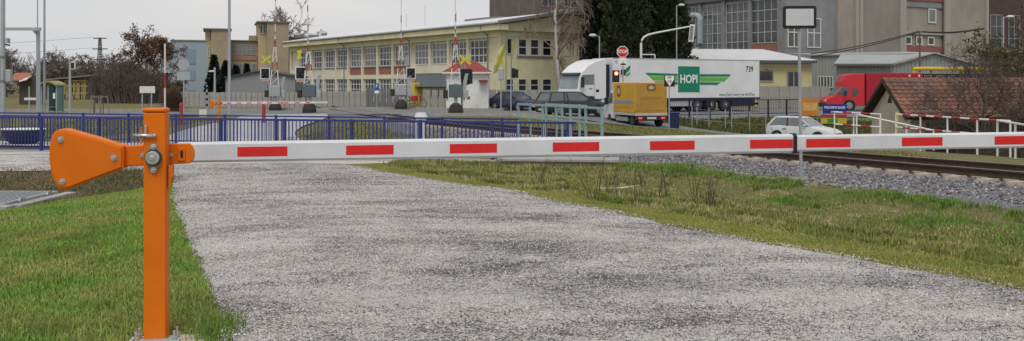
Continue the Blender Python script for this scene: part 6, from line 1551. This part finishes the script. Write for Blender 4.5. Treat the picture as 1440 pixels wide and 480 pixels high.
# ------------------------------------------------------------------ trees
M_BARK = mat('grey_brown_bark', (.115,.098,.088), .9, var=.2, scale=4); M_TWIG = mat('twig', (.15,.125,.115), .9, var=.15, scale=1)
M_TWIGR = mat('reddish_twig', (.125,.095,.085), .9, var=.18, scale=1)
M_LEAFB = leaf_mat('brown_leaf', (.13,.075,.05), (.17,.10,.06), .4)
def grow(rd, p, d, L, r, lev, maxlev, segs, fork, droop, ang, ratio):
    n = 3; pts = [p]; rr = [r]
    for i in range(n):
        d = (d + Vector((rd.gauss(0,.13), rd.gauss(0,.13), rd.gauss(0,.08) - droop*(lev**1.2)*.12))).normalized(); p = p + d*(L/n); pts.append(p); rr.append(r*(1-.55*(i+1)/n))
    segs.append((pts, rr, lev))
    if lev >= maxlev: return
    for k in range(fork[lev]):
        t = rd.uniform(.35 if lev else .3, 1.0); i = min(int(t*n), n-1); q = pts[i].lerp(pts[i+1], t*n-i)
        a = rd.uniform(0, 6.283); el = rd.uniform(ang*.6, ang*1.25)
        side = d.cross(Vector((math.cos(a), math.sin(a), .3))).normalized(); nd = (d*math.cos(el) + side*math.sin(el)).normalized()
        grow(rd, q, nd, L*ratio*rd.uniform(.7,1.15), r*(.5 if lev else .42), lev+1, maxlev, segs, fork, droop, ang, ratio)
def tree(name, label, cat, loc, h, seed, fork=(9,5,5,4), maxlev=4, droop=0., ang=.75, ratio=.55, r=None, bark=None, twig=None, leaves=0, leafm=None, leafs=.12, group=None, trunkfrac=.6, tmin=.012, tlev=1):
    rd = random.Random(seed); segs = []; r = r or h*.017
    grow(rd, Vector((0,0,-.2)), Vector((0,0,1)), h*trunkfrac, r, 0, maxlev, segs, fork, droop, ang, ratio)
    t = thing(name, label, cat, loc, 0, group); a, b = MB(), MB(); ends = []
    for pts, rr, lev in segs:
        if lev <= tlev: a.path(pts, [max(x, tmin*1.3) for x in rr], 7 if lev == 0 else 5)
        else: b.path(pts, [max(x, tmin) for x in rr], 3); ends.append(pts)
    me = a.build('trunk', bark or M_BARK, t, smooth=True); b2 = b.build('crown', twig or M_TWIG, t)
    if leaves:
        rg = np.random.default_rng(seed); idx = rg.integers(0, len(ends), leaves); P = np.array([ends[i][rd.randint(1,3)] for i in idx]) + rg.normal(0, leafs*.7, (leaves,3))
        A = rg.normal(0, 1, (leaves,3)); A /= np.linalg.norm(A, axis=1)[:,None]; Bv = np.cross(A, rg.normal(0,1,(leaves,3))); Bv /= np.linalg.norm(Bv, axis=1)[:,None]; s = leafs*rg.uniform(.5,1.2,(leaves,1))
        V = np.stack([P-A*s*.6, P+Bv*s*.35, P+A*s*.6, P-Bv*s*.35], 1).reshape(-1,3); k = np.arange(leaves)[:,None]*4
        o = fast_mesh('leaves', V, k+[0,1,2,3], leafm or M_LEAFB, t); o['kind'] = 'stuff'
    return t
def ground_at(u, Y): x = UX(u, Y); return (x, Y, G(x, Y))
# distant bare trees on the left
p1 = tree('bare_tree', 'bare grey tree at the far left edge behind the portal pole', 'tree', ground_at(10,150), 8.2, 11, (12,7,6,4), 4, 0, .8, .55, tmin=.03, group='distant bare trees on the left')
p2 = tree('bare_tree', 'wide rounded bare tree between the thin mast and the white signal pole', 'tree', ground_at(84,155), 8.4, 12, (14,8,6,4), 4, 0, .95, .58, tmin=.03, group='distant bare trees on the left')
copy_tree(p2, None, 'low bare tree right of the portal arm', ground_at(32,165), 1.0).scale = (.95,.95,.8)
copy_tree(p1, None, 'bare tree directly left of the power pylon', ground_at(122,160), 2.2).scale = (1.2,1.2,.95)
copy_tree(p2, None, 'bare tree directly right of the power pylon', ground_at(152,165), 3.0).scale = (1.1,1.1,.98)
copy_tree(p1, None, 'small bare tree behind the bus shelter roof', ground_at(62,170), 4.1).scale = (1.2,1.2,.72)
copy_tree(p1, None, 'bare tree behind the graffiti shed', ground_at(104,172), 5.0).scale = (1.3,1.3,.95)
copy_tree(p2, None, 'short bare tree left of the kiosk', ground_at(-8,140), 5.5).scale = (1,1,1.0)
wd = MB(); rd = random.Random(8)
for i in range(5200):
    x = rd.uniform(-150, -62); y = rd.uniform(185, 215); hh = (rd.uniform(1,1)*(5.2 + 2.2*math.sin(x*.16) + 1.4*math.sin(x*.47))) ; z0 = rd.uniform(-.8, hh*.85)
    a = rd.uniform(0,6.28); l = rd.uniform(.5,1.6); wd.tube((x,y,z0),(x+math.cos(a)*l*.55, y+math.sin(a)*l*.55, z0+l), .07, .03, 3, False)
tag(wd.build('far_wood', mat('far_twig', (.19,.17,.165), .9, var=.15, scale=.2)), 'far-off bare woodland along the left horizon', kind='stuff')
# thicket and leafy trees by the blue block
def shrub(label, loc, h, rad, n, seed, m, name='bare_shrub', group='dense bare shrubs of the thicket'):
    rd = random.Random(seed); t = thing(name, label, 'shrub', loc, 0, group); a, b = MB(), MB()
    for i in range(n):
        an = rd.uniform(0, 6.28); rr = rad*math.sqrt(rd.uniform(0,1)); hh = h*(1-.35*(rr/rad)**2)*rd.uniform(.55,1.05)
        p = Vector((rr*.75*math.cos(an), rr*.5*math.sin(an), -.1)); q = p + Vector((rd.gauss(0,.12)*h*.3 + rr*.2*math.cos(an), rd.gauss(0,.12)*h*.3, hh*.55)); e = q + Vector((rd.gauss(0,.15)*h*.3 + rr*.15*math.cos(an), rd.gauss(0,.15)*h*.3, hh*.45))
        (a if i % 9 == 0 else b).path([p,q,e], [.03,.022,.010], 3)
        for k in range(9):
            s = rd.uniform(.25,1); bb = p.lerp(q, s*2) if s < .5 else q.lerp(e, (s-.5)*2); b.tube(bb, bb+Vector((rd.gauss(0,.28), rd.gauss(0,.28), rd.uniform(.1,.6))), .016, .008, 3, False)
    a.build('stems', M_BARK, t); b.build('branches', m, t)['kind'] = 'stuff'
    return t
g0 = G(-40, 96)
shrub('leftmost dense shrub of the brown thicket', ground_at(155,98), 4.4, 2.0, 300, 1, M_TWIGR)
shrub('tallest middle shrub of the brown thicket', ground_at(181,96), 5.0, 2.6, 420, 2, M_TWIGR)
shrub('rightmost dense shrub of the brown thicket beneath the leafy trees', ground_at(208,95), 4.2, 2.2, 340, 3, M_TWIGR)
tree('leafy_tree', 'left tree with brown winter leaves above the thicket', 'tree', ground_at(182,99), 7.4, 21, (9,6,5,3), 4, 0, .7, .55, tmin=.016, twig=M_TWIGR, leaves=3200, leafs=.2, group='trees with brown leaves')
tree('leafy_tree', 'taller tree with brown winter leaves beside the blue block', 'tree', ground_at(213,97), 8.4, 22, (10,6,5,3), 4, 0, .7, .5, tmin=.016, twig=M_TWIGR, leaves=4200, leafs=.2, group='trees with brown leaves')
tree('leafy_tree', 'low bushy tree with dull leaves below the corner of the blue block', 'tree', ground_at(237,90), 3.6, 23, (9,6,5,3), 4, 0, .9, .55, tmin=.014, twig=M_TWIGR, leaves=2200, leafs=.18, leafm=leaf_mat('olive_leaf', (.075,.075,.04), (.12,.09,.05), .4), group='trees with brown leaves')
shrub('rusty brown dried bush beside the white and red boom', ground_at(243,66), 1.75, .5, 260, 4, mat('rusty_twig', (.15,.085,.055), .9, var=.2), 'dry_bush', None)
tree('bare_tree', 'big bare tree rising behind the right stair tower of the tan factory', 'tree', ground_at(385,185), 20.5, 31, (11,7,5,4), 4, 0, .6, .5, tmin=.035, twig=mat('pale_twig', (.24,.21,.19), .9))
tree('bare_tree', 'slighter bare tree right of the tan factory stair tower', 'tree', ground_at(413,190), 16.0, 32, (9,6,5,3), 4, 0, .5, .45, tmin=.035, twig=mat('pale_twig', (.24,.21,.19), .9))
# conifers
def conifer(label, loc, h, rad, n, seed, prof, m, cs=.34, group=None, name='conifer', up=.9):
    t = thing(name, label, 'tree', loc, 0, group); rg = np.random.default_rng(seed)
    MB().tube((0,0,-.2),(0,0,h*.8),rad*.09,rad*.03,8).build('trunk', M_BARK, t)
    z = h*rg.uniform(.0,1,n)**.85; a = rg.uniform(0,6.283,n); fr = z/h
    R0 = rad*np.interp(fr, [p[0] for p in prof], [p[1] for p in prof]); lob = 1 + .16*np.sin(a*5+z*1.7+seed) + .12*np.sin(a*9-z*3.1) + .1*np.sin(z*5.3+a*2)
    rr = R0*lob*(1-.35*rg.uniform(0,1,n)**2.2)
    P = np.c_[rr*np.cos(a), rr*np.sin(a), z]
    out = np.c_[np.cos(a), np.sin(a), np.full(n, up)] + rg.normal(0,.35,(n,3)); out /= np.linalg.norm(out,axis=1)[:,None]
    sd_ = np.cross(out, rg.normal(0,1,(n,3))); sd_ /= np.linalg.norm(sd_,axis=1)[:,None]; s = cs*rg.uniform(.5,1.2,(n,1))
    V = np.stack([P-sd_*s*.16, P+out*s*.45-sd_*s*.34, P+out*s, P+out*s*.5+sd_*s*.34, P+sd_*s*.16], 1).reshape(-1,3); k = np.arange(n)[:,None]*5
    T = np.concatenate([k+[0,1,2],k+[0,2,4],k+[4,2,3]],0)
    o = fast_mesh('crown', V, T, m, t)
    ic = MB().loft([[(rad*.72*np.interp(f,[p[0] for p in prof],[p[1] for p in prof])*math.cos(b_), rad*.72*np.interp(f,[p[0] for p in prof],[p[1] for p in prof])*math.sin(b_), f*h) for b_ in np.linspace(0,2*math.pi,12,endpoint=False)] for f in np.linspace(.02,.97,10)]).build('inner_foliage', m, t)
    return t
M_CON = leaf_mat('conifer_needles', (.04,.055,.03), (.065,.078,.042), .45, .5); M_CON2 = leaf_mat('dark_conifer_needles', (.026,.037,.027), (.042,.055,.038), .45, .5)
colp = [(0,.7),(.08,.95),(.35,1),(.7,.85),(.9,.5),(1,.08)]
conifer('darkest leftmost conifer of the three behind the truck cab', ground_at(847,84), 15, 1.5, 11000, 1, colp, M_CON2, .42, 'dark conifers behind the truck')
conifer('middle conifer behind the front of the semi-trailer', ground_at(880,80), 13.5, 1.9, 15000, 2, colp, M_CON, .36, 'dark conifers behind the truck')
conifer('broad right-hand conifer beside the curved gantry arm', ground_at(933,82), 13.8, 2.55, 20000, 3, [(0,.98),(.1,1.0),(.3,.86),(.6,.72),(.85,.45),(1,.06)], M_CON, .38, 'dark conifers behind the truck')
spr = [(0,1),(.3,.72),(.6,.42),(.85,.17),(1,.03)]
M_SPR = leaf_mat('spruce_needles', (.022,.036,.03), (.035,.05,.04), .45, .6)
conifer('slim dark spruce beside the blue block', ground_at(301,110), 5.4, 1.1, 4000, 5, spr, M_SPR, .35, 'small dark spruces left of the tall lamp mast', up=.2)
conifer('broad dark spruce behind the tall grey lamp mast', ground_at(318,108), 4.6, 1.5, 5000, 6, spr, M_SPR, .35, 'small dark spruces left of the tall lamp mast', up=.2)
conifer('low dark spruce at the corner of the grey shed', ground_at(332,112), 4.2, 1.0, 3000, 7, spr, M_SPR, .35, 'small dark spruces left of the tall lamp mast', up=.2)
conifer('narrow dark spruce by the tan factory window', ground_at(347,125), 4.8, .8, 2600, 8, spr, M_SPR, .35, 'small dark spruces left of the tall lamp mast', up=.2)
# birch in front of the yellow hall
M_BIRCH = mat('birch_bark', (.46,.44,.42), .9, var=.35, scale=5, stretch=(1,1,2.5)); M_BTW = mat('birch_twig', (.21,.155,.125), .9, var=.15)
tree('birch', 'birch with white trunk and drooping bare twigs before the yellow hall gable', 'tree', ground_at(790,77.5), 12.5, 47, (21,9,7,4), 4, .8, .8, .36, r=.17, bark=M_BIRCH, twig=M_BTW, trunkfrac=.95, tmin=.010, tlev=0)
# scrub at the right: bare bush before the tiled roof and leafy trees behind it
M_DTW = mat('dark_twig', (.10,.075,.065), .9, var=.2)
tree('bare_bush', 'dark bare bush spreading in front of the tiled roof', 'bush', ground_at(1378,36.5), 4.6, 51, (10,7,6,4), 4, .05, 1.0, .62, r=.07, bark=M_DTW, twig=M_DTW, tmin=.006, group='dark bushes by the tiled shed')
tree('bare_bush', 'smaller dark bare bush left of the spreading one over the tiled roof', 'bush', ground_at(1345,38.0), 3.4, 52, (8,6,6,4), 4, .05, 1.0, .62, r=.05, bark=M_DTW, twig=M_DTW, tmin=.006, group='dark bushes by the tiled shed')
tree('bare_bush', 'dark bare bush cut by the right edge of the picture', 'bush', ground_at(1437,36), 4.2, 53, (10,6,6,4), 4, .05, 1.0, .6, r=.06, bark=M_DTW, twig=M_DTW, tmin=.006, group='dark bushes by the tiled shed')
tree('ivy_tree', 'tree with olive foliage at the right edge beyond the tiled roof', 'tree', ground_at(1432,52), 7.2, 54, (11,7,5,3), 4, 0, .8, .55, twig=M_DTW, leaves=5200, leafs=.16, leafm=leaf_mat('ivy_leaf', (.07,.075,.025), (.15,.125,.045), .4), tmin=.008)
tree('ivy_tree', 'dark leafy bush between the yellow pipe and the right edge', 'tree', ground_at(1404,60), 4.2, 55, (10,7,5,3), 4, 0, .9, .55, twig=M_DTW, leaves=3000, leafs=.15, leafm=leaf_mat('dark_bush_leaf', (.03,.033,.02), (.06,.055,.03), .4), tmin=.008)
